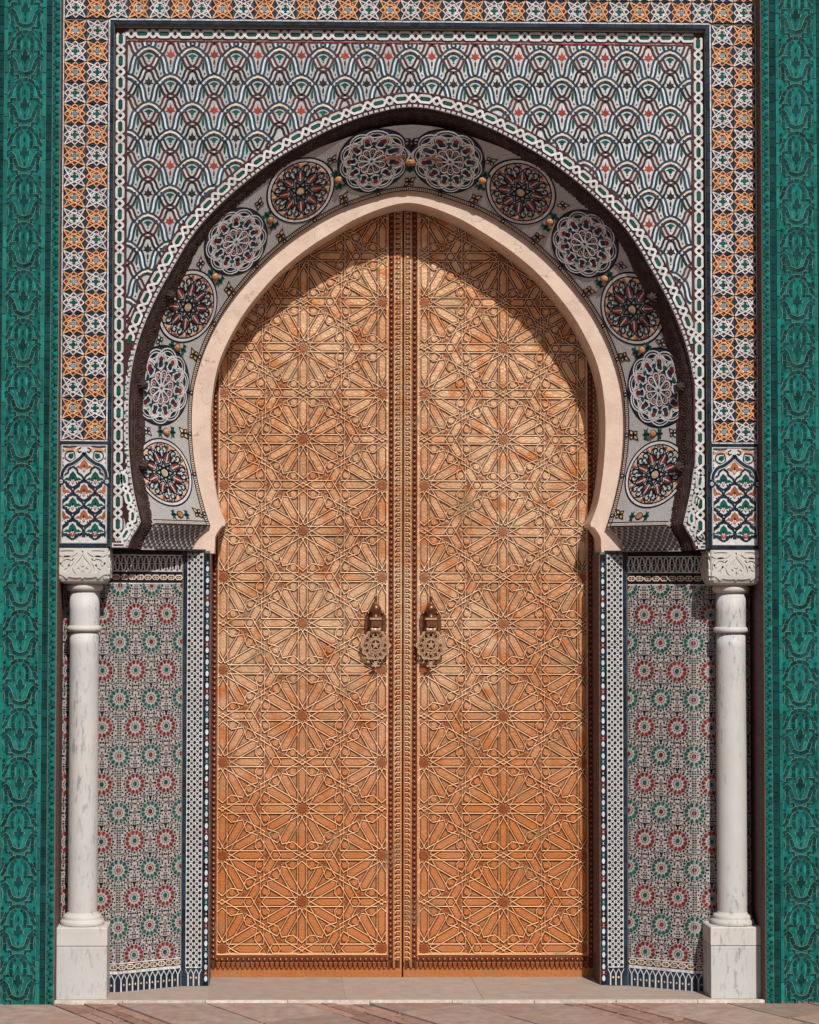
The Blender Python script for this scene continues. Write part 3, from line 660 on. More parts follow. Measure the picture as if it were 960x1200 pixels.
for sg in (-1, 1): a, c_ = sorted((sg*1.141, sg*1.1465)); strip_tiles(rl, a, 2.60, c_, 3.82, 36, .0042, 'maroon', fr=SF)
strip_tiles(rl, -1.141, 3.8165, 1.141, 3.822, 66, .0042, 'red', fr=SF)
part('red_border_tiles', rl, spo, kind='stuff')
# ================================================================ carved soffit under the arch edge
sfo = thing('carved_soffit', 'dark brown carved plaster soffit with shell bosses under the arch edge', 'arch soffit', (0, .06, 1.77))
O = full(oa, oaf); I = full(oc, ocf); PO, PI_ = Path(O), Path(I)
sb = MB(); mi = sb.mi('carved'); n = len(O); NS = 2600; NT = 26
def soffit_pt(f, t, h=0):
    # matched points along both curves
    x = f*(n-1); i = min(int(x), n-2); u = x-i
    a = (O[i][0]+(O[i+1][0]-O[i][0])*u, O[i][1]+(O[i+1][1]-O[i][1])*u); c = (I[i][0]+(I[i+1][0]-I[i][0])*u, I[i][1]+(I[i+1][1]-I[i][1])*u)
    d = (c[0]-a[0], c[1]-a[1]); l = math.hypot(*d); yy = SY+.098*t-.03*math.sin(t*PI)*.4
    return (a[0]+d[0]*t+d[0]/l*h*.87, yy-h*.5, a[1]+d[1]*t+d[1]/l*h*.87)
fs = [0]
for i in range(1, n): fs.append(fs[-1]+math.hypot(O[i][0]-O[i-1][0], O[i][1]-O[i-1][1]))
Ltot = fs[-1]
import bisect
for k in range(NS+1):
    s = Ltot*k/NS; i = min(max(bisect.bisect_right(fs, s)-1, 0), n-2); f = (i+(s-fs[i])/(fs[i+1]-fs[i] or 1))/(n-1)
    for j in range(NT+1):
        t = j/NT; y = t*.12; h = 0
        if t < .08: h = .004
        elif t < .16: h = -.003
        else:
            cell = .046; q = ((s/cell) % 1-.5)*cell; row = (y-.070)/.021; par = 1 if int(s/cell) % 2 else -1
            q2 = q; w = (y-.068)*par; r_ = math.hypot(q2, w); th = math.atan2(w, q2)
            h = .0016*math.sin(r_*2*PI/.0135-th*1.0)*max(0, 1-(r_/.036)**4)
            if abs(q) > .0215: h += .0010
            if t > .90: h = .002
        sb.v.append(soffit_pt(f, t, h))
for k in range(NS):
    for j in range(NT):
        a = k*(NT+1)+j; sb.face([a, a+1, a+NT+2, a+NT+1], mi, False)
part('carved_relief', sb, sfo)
bs = MB(); lathe(bs, [(.001, .040), (.009, .038), (.014, .031), (.0215, .022), (.0175, .012), (.020, .004), (.014, -.012), (.001, -.02)], 'carved', 40, mod=lambda a, z: 1+.16*math.cos(a*8)); bs = bs.mesh('shell_boss')
# ================================================================ ring of medallions (splayed band between the arches)
PHI = R(41); RY = .280; cp_, sp_ = math.cos(PHI), math.sin(PHI)
ringp = Path([(AX-x, z) for x, z in reversed(we)]+[(AX+x, z) for x, z in we[1:]]); RL = ringp.L
def RS(s, t, h=0):
    x, z, tx, tz = ringp.at(s); nx, nz = -tz, tx
    if z < 2.34: nx, nz = (1 if x > AX else -1), 0
    elif z < 2.5:
        b_ = (z-2.34)/.16; sx = 1 if x > AX else -1; nx = nx*b_+sx*(1-b_); nz = nz*b_; l = math.hypot(nx, nz); nx /= l; nz /= l
    return (x+nx*(t*cp_-h*sp_), RY-t*sp_-h*cp_, z+nz*(t*cp_-h*sp_))
mwo = thing('medallion_ring', 'pale splayed arch band inlaid with twelve round mosaic medallions', 'arch band', (0, RY, 1.77))
b = MB(); mi = b.mi('ring_white'); NS2 = 240; NT2 = 6; TW = .305
for k in range(NS2+1):
    for j in range(NT2+1): b.v.append(RS(RL*k/NS2, TW*j/NT2))
for k in range(NS2):
    for j in range(NT2): a = k*(NT2+1)+j; b.face([a, a+NT2+1, a+NT2+2, a+1], mi, True)
# inner edge returning to the cream arch
e0 = len(b.v)
for k in range(NS2+1):
    p = RS(RL*k/NS2, 0); b.v.append(p); b.v.append((p[0], .300, p[2]))
for k in range(NS2): a = e0+2*k; b.face([a, a+1, a+3, a+2], b.mi('plaster'))
part('ring_surface', b, mwo)
# corbel zone under the ring: small lozenge mosaic
def corbel(sg):
    zs = [p[1] for p in wef]; 
    def lerpx(tab, z):
        for i in range(len(tab)-1):
            if tab[i][1] >= z >= tab[i+1][1]: u = (tab[i][1]-z)/((tab[i][1]-tab[i+1][1]) or 1); return tab[i][0]+(tab[i+1][0]-tab[i][0])*u
        return tab[0][0] if z > tab[0][1] else tab[-1][0]
    def fr(u, v, h):
        a = lerpx(wef, v); c = lerpx(ocf, v)+.02; x = a+(c-a)*u; return (AX+sg*(x-h*.6), RY+.0-(u*.20)-h*.75, v)
    B = MB(); n = 14; i0 = len(B.v); mi = B.mi('white')
    for k in range(n+1):
        for j in range(6): B.v.append(fr(j/5, 1.766+(1.870-1.766)*k/n, 0))
    for k in range(n):
        for j in range(5):
            a = i0+k*6+j; f = [a, a+1, a+7, a+6]; B.face(f if sg > 0 else f[::-1], mi)
    W_ = .24; nx = 20; nz = 8; dz = .100/nz
    for i in range(nx):
        for k in range(nz):
            cu = (i+.5)/nx; cv = 1.769+(k+.5)*dz; rr = .0030
            if (i+k) % 2 == 0: prism(B, [(cu+x/W_, cv+y) for x, y in ell(0, 0, .0032, .0034, 6)], -.001, .0022, 'black', fr)
            prism(B, [(cu-.0045/W_, cv+dz*.5-.0012), (cu+.0045/W_, cv+dz*.5-.0012), (cu+.0045/W_, cv+dz*.5+.0012), (cu-.0045/W_, cv+dz*.5+.0012)], -.001, .0020, 'maroon' if i % 2 else 'black', fr)
            prism(B, [(cu+.5/nx-.0011/W_, cv-.004), (cu+.5/nx+.0011/W_, cv-.004), (cu+.5/nx+.0011/W_, cv+.003), (cu+.5/nx-.0011/W_, cv+.003)], -.001, .0018, 'black', fr)
    part('lozenge_panel', B, mwo)
    # curved side of the corbel
    q = MB(); mi = q.mi('plaster')
    for x, z in wef: q.v.append((AX+sg*x, RY, z)); q.v.append((AX+sg*x, .30, z))
    for i in range(len(wef)-1): f = [2*i, 2*i+1, 2*i+3, 2*i+2]; q.face(f if sg < 0 else f[::-1], mi)
    part('corbel_side', q, mwo)
corbel(-1); corbel(1)
def ringmap(s0, t0, a):
    """local (u along the ring, v outwards) to the ring surface"""
    k_ = .93
    x, z, tx, tz = ringp.at(s0)
    if z < 2.45: k_ = 1.0
    return lambda u, v, h: RS(s0+u*k_/(1+.0*v), t0+v, h)
def med_a(B, fr, r):
    f = lambda pts: [(x*r, y*r) for x, y in pts]
    P_ = lambda pts, h, m: prism(B, f(pts), 0, h, m, fr)
    disc(B, r, 0, .0016, 'black', fr); disc(B, .95*r, 0, .0022, 'navy', fr)
    N = 10; w = .027*r
    for k in range(N):
        a = 2*PI*k/N; b_ = a+PI/N
        for R_, c, rr, ph in ((.30, .62, 12, 0),):
            ribbon(B, f(rot([(.60+.335*math.cos(t), .335*math.sin(t)) for t in [x*PI/10-PI*.62 for x in range(13)]], a)), w, .001, .0040+.0001*k, 'white', fr)
            ribbon(B, f(rot([(.60+.265*math.cos(t), .265*math.sin(t)) for t in [x*PI/10-PI*.62 for x in range(13)]], a)), w*.8, .001, .0041+.0001*k, 'white', fr)
        ribbon(B, f(rot(ell(.62, 0, .17, .185, 14), b_)), w, .001, .0044+.0001*k, 'white', fr, None, True)
        ribbon(B, f(rot([(.06, 0), (.18, .065), (.29, .10), (.375, .07), (.40, 0), (.375, -.07), (.29, -.10), (.18, -.065)], a)), w, .001, .0050, 'white', fr, None, True)
        ribbon(B, f(rot([(.40, 0), (.47, .085), (.60, .10), (.73, .06), (.78, 0), (.73, -.06), (.60, -.10), (.47, -.085)], b_)), w*.8, .001, .0047, 'white', fr, None, True)
        ribbon(B, f(rot([(.80, -.17), (.74, -.06), (.74, .06), (.80, .17)], a)), w*.8, .001, .0046, 'white', fr)
        P_(rot(ell(.29, 0, .06, .045, 8), a), .0030, 'cream' if k % 2 else 'white'); P_(rot(ell(.29, 0, .042, .028, 8), a), .0036, 'red')
        P_(rot([(.33, .07), (.50, .10), (.44, 0), (.50, -.10), (.33, -.07), (.38, 0)], b_), .0032, 'red')
        P_(rot(ell(.56, 0, .062, .062, 5), a), .0054, 'green'); P_(rot(ell(.655, 0, .065, .08, 8), b_), .0050, 'red' if k % 4 else 'maroon')
        P_(rot([(.72, -.07), (.80, -.02), (.88, -.07), (.84, 0), (.88, .07), (.80, .02), (.72, .07), (.76, 0)], a), .0032, 'black')
        P_(rot(ell(.80, .10, .045, .03, 6), a+.12), .0030, 'red'); P_(rot(ell(.80, -.10, .045, .03, 6), a-.12), .0030, 'maroon')
    ribbon(B, f(ell(0, 0, .07, .07, 10)), w*.8, .001, .0054, 'white', fr, None, True)
def med_b(B, fr, r):
    f = lambda pts: [(x*r, y*r) for x, y in pts]
    P_ = lambda pts, h, m: prism(B, f(pts), 0, h, m, fr)
    disc(B, r, 0, .0014, 'black', fr); disc(B, .955*r, 0, .0020, 'white', fr); disc(B, .885*r, 0, .0024, 'black', fr); disc(B, .845*r, 0, .0028, 'white', fr)
    N = 8; w = .042*r
    P_(ell(0, 0, .075, .075, 8), .0050, 'gold')
    for k in range(N):
        a = 2*PI*k/N; b_ = a+PI/N
        p, q = rot([(.34, 0)], a)[0], rot([(.34, 0)], a+2*PI*3/8)[0]; ribbon(B, f([p, q]), w, .001, .0040+.0002*k, 'black', fr)
        ribbon(B, f(rot([(.27, 0), (.36, .10), (.47, .125), (.58, .08), (.655, 0), (.58, -.08), (.47, -.125), (.36, -.10)], b_)), w*.8, .001, .0044, 'black', fr, None, True)
        for sg in (1, -1): P_(rot([(.34, sg*.02), (.40, sg*.08), (.48, sg*.10), (.56, sg*.06), (.60, sg*.015), (.47, sg*.025)], b_), .0040, 'red')
        P_(rot([(.20, 0), (.25, .035), (.30, 0), (.25, -.035)], a), .0036, 'green' if k % 2 else 'grey_blue')
        for sg in (1, -1):
            ribbon(B, f(rot(cm([(.40, 0), (.52, sg*.06), (.62, sg*.17), (.74, sg*.15), (.75, sg*.05), (.66, sg*.03), (.64, sg*.10)], 3), a)), w*.8, .001, .0046+.0002*sg, 'black', fr)
            ribbon(B, f(rot(cm([(.66, 0), (.74, sg*.08), (.80, sg*.20), (.84, sg*.24)], 3), b_)), w*.7, .001, .0042, 'black', fr)
            P_(rot([(.50, sg*.03), (.58, sg*.10), (.63, sg*.07), (.57, sg*.02)], a), .0038, 'green'); P_(rot([(.66, sg*.045), (.72, sg*.075), (.71, sg*.02)], a), .0038, 'green')
            P_(rot([(.74, sg*.03), (.80, sg*.13), (.835, sg*.10), (.82, sg*.02)], b_), .0038, 'scarlet' if sg > 0 else 'orange'); P_(rot([(.68, sg*.16), (.76, sg*.20), (.80, sg*.26), (.72, sg*.24)], a), .0036, 'green' if k % 2 else 'scarlet')
        P_(rot([(.77, -.035), (.83, 0), (.77, .035), (.73, 0)], b_), .0044, 'gold' if k % 2 else 'cream')
        P_(rot([(.78, -.05), (.83, -.09), (.84, 0), (.83, .09), (.78, .05)], a), .0036, 'orange' if k % 2 else 'scarlet')
def near(pt):
    best = None
    for k in range(0, 1201):
        s = RL*k/1200; q = RS(s, .155); d = (q[0]-pt[0])**2+(q[2]-pt[1])**2
        if best is None or d < best[0]: best = (d, s)
    return best[1]
MC = [(.171, 3.399), (.468, 3.262), (.728, 3.040), (.908, 2.757), (.995, 2.425), (.992, 2.082)]
MR = .146; T0 = .022+MR
ms = {}
for sg in (-1, 1):
    for k, (x, z) in enumerate(MC): ms[(sg, k)] = near((AX+sg*x, z))
for sg in (-1, 1):
    for k in range(6):
        B = MB(); r_ = MR*(1 if k < 5 else .98); (med_a if k % 2 == 0 else med_b)(B, ringmap(ms[(sg, k)], T0, 0), r_)
        part('medallion', B, mwo)
def worn(sg, pts):
    B = MB(); fr = ringmap(ms[(sg, 0)], T0, 0); prism(B, [(x*.9, y*.7) for x, y in pts], .002, .0066, 'terracotta', fr, .96); part('worn_patch', B, mwo)
worn(-1, [(.045, -.012), (.07, .006), (.10, .004), (.135, .010), (.140, -.010), (.11, -.016), (.075, -.020)])
worn(1, [(-.105, -.008), (-.075, .008), (-.04, .004), (-.03, -.010), (-.06, -.018), (-.09, -.016)])
def sprig(B, fr, s, d):
    for p, m in (([(0, -2), (4, 3), (12, 2), (9, 7), (14, 12), (5, 10), (0, 18), (-5, 10), (-14, 12), (-9, 7), (-12, 2), (-4, 3)], 'green'), ([(0, 1), (3, 8), (0, 15), (-3, 8)], 'black'), ([(8, 4), (11, 5), (12, 10), (8, 8)], 'black')):
        prism(B, [(x*s, d*y*s) for x, y in p], 0, .0022 if m == 'green' else .003, m, fr)
def knot(B, fr, s, col):
    for a in range(4):
        p = rot([(1, 1), (9, 2), (13, 13) if a % 2 == 0 else (9, 9), (2, 9)], a*PI/2); p = [(x*s, y*s) for x, y in p]
        prism(B, p, 0, .0016, col, fr); ribbon(B, p, 2.0*s, 0, .0028+.0002*a, 'black', fr, None, True)
def gap_orn(s, k, sg):
    for t, d in ((.088, -1), (.178, 1)): B = MB(); sprig(B, ringmap(s, t, 0), .0019, -d); part('leaf_sprig', B, mwo)
    B = MB(); knot(B, ringmap(s, .043, 0), .0017, 'gold' if k % 2 else 'pale_orange'); part('knot_inlay', B, mwo)
    B = MB(); knot(B, ringmap(s, .230, 0), .0014, 'white'); part('knot_inlay', B, mwo)
    B = MB(); fr = ringmap(s, .134, 0); prism(B, ell(0, 0, .0175, .0175, 20), 0, .002, 'black', fr)
    i0 = len(B.v); mi = B.mi('ochre'); prof = [(.0150, .002), (.0150, .006), (.0125, .011), (.008, .0145), (.0001, .016)]
    for r_, h in prof:
        for q in range(16): B.v.append(fr(r_*math.cos(2*PI*q/16), r_*math.sin(2*PI*q/16), h))
    for j in range(len(prof)-1):
        for q in range(16): a, b_ = i0+j*16+q, i0+j*16+(q+1) % 16; B.face([a, b_, b_+16, a+16], mi, True)
    for q in range(9):
        a = q*2.4; rr = .0042*math.sqrt(q); ball_h = .0155-rr*rr*22
        prism(B, ell(rr*math.cos(a), rr*math.sin(a), .0016, .0016, 5), ball_h-.003, ball_h+.0008, 'gold' if q % 2 else 'red', fr)
    part('stud', B, mwo)
for sg in (-1, 1):
    for k in range(5): gap_orn((ms[(sg, k)]+ms[(sg, k+1)])/2, k, sg)
gap_orn((ms[(-1, 0)]+ms[(1, 0)])/2, 5, 0)
# small ornaments under the last medallions
for sg in (-1, 1):
    s = ms[(sg, 5)]+sg*.176
    for t, d in ((.095, -1), (.185, 1)): B = MB(); sprig(B, ringmap(s, t, 0), .0016, -d); part('leaf_sprig', B, mwo)
    B = MB(); knot(B, ringmap(s-sg*.01, .045, 0), .0016, 'gold'); part('knot_inlay', B, mwo)
    B = MB(); prism(B, ell(0, 0, .014, .014, 16), 0, .006, 'ochre', ringmap(s, .14, 0), .8); prism(B, ell(0, 0, .0165, .0165, 16), 0, .002, 'black', ringmap(s, .14, 0)); part('stud', B, mwo)
# inner border: two dark lines with a grey strip of fine teeth, tied by small knots
bo = MB(); rf = lambda u, v, h: RS(u, v, h)
N_ = 220
for t, w, m, h in ((.0025, .004, 'black', .003), (.0185, .0035, 'black', .003), (.0105, .011, 'cream', .002)): ribbon(bo, [(RL*k/N_, t) for k in range(N_+1)], w, 0, h, m, rf)
k = 0; s = .01
while s < RL-.01: prism(bo, [(s, .007), (s+.0042, .007), (s+.0024, .014), (s-.0018, .014)], 0, .0028, 'maroon', rf); s += .0088
for sg in (-1, 1):
    for k in range(6):
        for s in (ms[(sg, k)], (ms[(sg, k)]+ms[(sg, k+1)])/2 if k < 5 else ms[(sg, k)]+sg*.17):
            ribbon(bo, [(s+x, .0105+y) for x, y in ((.008, 0), (0, .012), (-.008, 0), (0, -.008))], .0035, 0, .0045, 'black', rf, None, True); prism(bo, [(s+x, .0105+y) for x, y in ((.004, 0), (0, .006), (-.004, 0), (0, -.004))], 0, .0034, 'white', rf)
    e = 0.0 if sg < 0 else RL
    for d, w, m, h in ((.003, .004, 'black', .0032), (.0125, .012, 'cream', .002), (.021, .0035, 'black', .003)): ribbon(bo, [(e-sg*d, .002+.285*q/20) for q in range(21)], w, 0, h, m, rf)
    t = .01
    while t < .28: prism(bo, [(e-sg*.009, t), (e-sg*.009, t+.004), (e-sg*.016, t+.006), (e-sg*.016, t+.002)], 0, .0028, 'grey_blue', rf); t += .0085
part('ring_border', bo, mwo)
# shell bosses, one over the outer rim of each medallion
for sg in (-1, 1):
    for k in range(3, 6):
        p = Vector(RS(ms[(sg, k)]+(0 if k < 5 else -sg*.03), .284)); q = Vector(RS(ms[(sg, k)], .284, .1)); ax = (q-p).normalized()
        M = ax.to_track_quat('Z', 'Y').to_matrix().to_4x4(); M.translation = p+ax*.006; new('shell_boss', bs, sfo, M)
# ================================================================ cream arch moulding
cmo = thing('cream_arch', 'smooth cream plaster horseshoe arch framing the copper doors', 'arch', (0, .3, 1.756))
b = MB()
for sg in (-1, 1):
    outer = [(0, 3.33)]+[(x+(.05 if x > .5 else 0), z+(.05 if x < .7 else 0)) for x, z in we[4::4]]+[(.95, 1.756)]
    inner = ci[:-1]+cif
    pts = [(AX+sg*x, z) for x, z in inner]+[(AX+sg*x, z) for x, z in reversed(outer)]
    prism(b, pts, -.183, 0, 'plaster', lambda u, v, h: (u, .296-h, v), back=True)
part('arch_face', b, cmo)
# ================================================================ jambs
WHI = 'white'
def rosette(c1, c2):
    B = MB()
    prism(B, ell(0, 0, .0090, .0098, 12), 0, .0040, c2)
    N = 12
    for k in range(N):
        a = 2*PI*k/N+PI/N; P_ = lambda p, h, m: prism(B, rot(p, a), 0, h, m)
        P_([(.0135, -.0018), (.0180, -.0020), (.0180, .0020), (.0135, .0018)], .0034, 'navy' if k % 2 else 'maroon')
        P_([(.0250, -.0028), (.0310, -.0054), (.0385, -.0066), (.0415, -.0040), (.0415, .0040), (.0385, .0066), (.0310, .0054), (.0250, .0028)], .0040, c1)
        P_([(.0435, -.002), (.0470, -.0040), (.0515, 0), (.0470, .0040), (.0435, .002)], .0034, 'black' if k % 3 else c1)
        prism(B, rot([(.0290, -.0008), (.0400, -.0012), (.0400, .0012), (.0290, .0008)], a+PI/N), 0, .0034, c1)
        prism(B, rot([(.0425, -.0032), (.0470, -.0050), (.0520, -.0030), (.0530, 0), (.0520, .0030), (.0470, .0050), (.0425, .0032), (.0455, 0)], a+PI/N), 0, .0034, 'black' if k % 4 else 'navy')
        P_([(.0545, -.003), (.0575, -.0040), (.0600, .0), (.0575, .0040), (.0545, .003)], .0032, 'black' if k % 2 else 'maroon')
    return B.mesh('rosette')
ros_r, ros_g = rosette('red', 'green'), rosette('green', 'red')
flw = []
def small_flower(B, u, v, fr, c):
    flw.append((u, v))
    prism(B, ell(u, v, .0030, .0030, 6), 0, .0040, c, fr)
    for k in range(8):
        a = k*PI/4; x, y = u+.0072*math.cos(a), v+.0072*math.sin(a)
        prism(B, rot([(-.0024, 0), (0, -.0027), (.0026, 0), (0, .0027)], a, x, y), 0, .0036, 'black' if k % 2 == 0 else 'maroon', fr)
        if k % 2 == 0: prism(B, rot([(-.0028, -.0018), (.0034, -.0040), (.0034, .0040), (-.0028, .0018)], a, u+.0135*math.cos(a), v+.0135*math.sin(a)), 0, .0036, 'black', fr)
def field(par, O_, U, u0, u1, phase):
    """rosette field on a wall face: u along U from O_, z up; phase = u of a green rosette"""
    M0 = lambda u, v, ang=0: plane(O_[0]+U[0]*u, O_[1]+U[1]*u, v, U, ang)
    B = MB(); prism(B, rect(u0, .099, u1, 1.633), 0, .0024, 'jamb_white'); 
    flw[:] = [(9, 9)]; fl_ = MB(); hs = .0695; vs = .115; R0, R1 = .101, 1.631
    for j in range(-1, 15):
        for i in range(-5, 6):
            # greens on even sites, reds half a step over
            z = 1.508-vs*j; green_ = j % 2 != 0
            u = phase+i*2*hs+(0 if green_ else hs)
            fit = u0+.03 < u < u1-.03 and R0+.03 < z < R1-.03
            part_in = u0-.045 < u < u1+.045 and R0-.045 < z < R1+.045
            src = ros_g if green_ else ros_r
            full_in = u0+.058 <= u <= u1-.058 and R0+.058 <= z <= R1-.058
            if full_in: new('rosette', src, par, M0(u, z))
            elif part_in:
                Bc = MB()
                for p in src.polygons:
                    if p.normal.y < -.9:
                        q = [(u+src.vertices[v].co.x, z+src.vertices[v].co.z) for v in p.vertices]; h = -src.vertices[p.vertices[0]].co.y
                        q = clip(q, u0+.001, R0, u1-.001, R1)
                        if len(q) > 2: prism(Bc, q, 0, h, src.materials[p.material_index].name)
                if Bc.f: part('rosette', Bc, par, M0(0, 0))
            def inb(a, b_, m=.012): return u0+m < a < u1-m and R0+m < b_ < R1-m
            if inb(u+hs, z): small_flower(fl_, u+hs, z, FL, 'ochre' if (i+j) % 3 == 0 else 'red')
            for sx in (1, -1):
                if inb(u+sx*hs*.5, z+vs*.5): small_flower(fl_, u+sx*hs*.5-.007*sx, z+vs*.5+.006, FL, 'ochre' if (i+j) % 2 else 'red')
                if inb(u+sx*hs*.86, z+vs*.32): small_flower(fl_, u+sx*hs*.80, z+vs*.30, FL, 'red' if (i+j) % 2 else 'cream')
            if inb(u, z+vs*.5+.002, .006): prism(fl_, rot([(-.006, -.002), (-.002, -.006), (.002, -.006), (.006, -.002), (.006, .002), (.002, .006), (-.002, .006), (-.006, .002)], 0, u, z+.0575), 0, .0035, 'black')
    M = plane(O_[0], O_[1], 0, U)
    # loose black and maroon chips between the figures
    pts = [(phase+i*2*hs+(0 if j % 2 else hs), 1.508-vs*j) for j in range(-1, 15) for i in range(-5, 6)]
    gu, gv = hs/7, vs/12
    for j in range(-10, 200):
        v_ = 1.508+vs-gv*(j+.5)
        if not R0+.003 < v_ < R1-.003: continue
        for i in range(-80, 81):
            u = phase+gu*(i+.5)
            if not u0+.0035 < u < u1-.0035: continue
            a = (i+.5) % 14; a = min(a, 14-a); b_ = (j+.5) % 24; b_ = min(b_, 24-b_)
            if b_ > 6 and False: pass
            if min((u-p)**2+(v_-q)**2 for p, q in pts) < .0620**2 or min((u-p)**2+(v_-q)**2 for p, q in flw) < .0172**2: continue
            k = int(a*7+b_*5); w_ = .0042 if (int(a)+int(b_)) % 2 else .0034
            prism(fl_, rot(rect(-w_, -w_*.78, w_, w_*.78), (PI/4 if k % 3 == 0 else 0), u, v_), 0, .0030, ('black', 'black', 'maroon', 'black', 'navy', 'black', 'green')[k % 7])
    part('white_ground', B, par, M); part('mosaic_chips', fl_, par, M, kind='stuff')
    # bands above and below
    bnd = MB(); L = u1-u0
    def line(z0, z1, m, h=.004, seg=.035): strip_tiles(bnd, u0, z0, u1, z1, max(1, round(L/seg)), h, m, gap=.0006)
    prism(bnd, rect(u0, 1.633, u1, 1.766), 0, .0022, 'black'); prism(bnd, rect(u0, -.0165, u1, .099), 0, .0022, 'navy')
    line(1.7435, 1.7485, 'white'); line(1.6790, 1.6835, 'white'); line(1.6270, 1.6325, 'white'); line(.0955, .1005, 'white'); line(.0560, .0680, 'white', seg=.02)
    # tall interlaced ovals
    nO = round(L/.0245); dw = L/nO
    for i in range(nO):
        c = u0+(i+.5)*dw
        for z0, sg in ((1.7120, 1), (1.7120, -1)):
            for sx in (1, -1): ribbon(bnd, cm([(c+sx*dw*.52, z0), (c+sx*dw*.30, z0+sg*.010), (c+sx*dw*.27, z0+sg*.022), (c, z0+sg*.0300)], 3), .0056, .001, .0045+.0002*sx, 'white', FL, lambda a, b_: u0 < a < u1)
    line(1.7108, 1.7132, 'white', .004, .02)
    # chain bands
    for zc, hh in ((1.6560, .0115), (.0825, .0110)):
        nC = max(1, round(L/.0340)); dc_ = L/nC
        for i in range(nC):
            c = u0+(i+.5)*dc_; a = dc_*.46
            ribbon(bnd, [(c-a, zc), (c-a*.6, zc+hh*.75), (c+a*.6, zc+hh*.75), (c+a, zc), (c+a*.6, zc-hh*.75), (c-a*.6, zc-hh*.75)], .0040, .001, .0050, 'cream', FL, None, True)
            prism(bnd, ell(c, zc, a*.52, hh*.45, 8), .001, .0040, 'red' if zc > 1 else 'black'); prism(bnd, rect(c-.0012, zc-hh*.7, c+.0012, zc+hh*.7), .001, .0046, 'cream'); prism(bnd, rect(c-a*.6, zc-.001, c+a*.6, zc+.001), .001, .0048, 'cream' if zc > 1 else 'gold')
    # pickets at the foot
    nP = max(1, round(L/.0265)); dp = L/nP
    for i in range(nP):
        c = u0+(i+.5)*dp; f = .0023
        ribbon(bnd, [(c, -.0160), (c, .032)], .0056, .001, .0046, 'white'); ribbon(bnd, [(c, .030), (c-dp*.5, .0545)], .0030, .001, .0050, 'white', FL, lambda a, b_: u0 < a < u1); ribbon(bnd, [(c, .030), (c+dp*.5, .0545)], .0030, .001, .0052, 'white', FL, lambda a, b_: u0 < a < u1)
        x = c+dp*.5
        if x < u1-.006: prism(bnd, [(x+a, .011+b_) for a, b_ in ((.0055, 0), (.0015, .0016), (0, .0055), (-.0015, .0016), (-.0055, 0), (-.0015, -.0016), (0, -.0055), (.0015, -.0016))], .001, .0042, 'pale_orange')
    part('border_bands', bnd, par, M, kind='stuff')
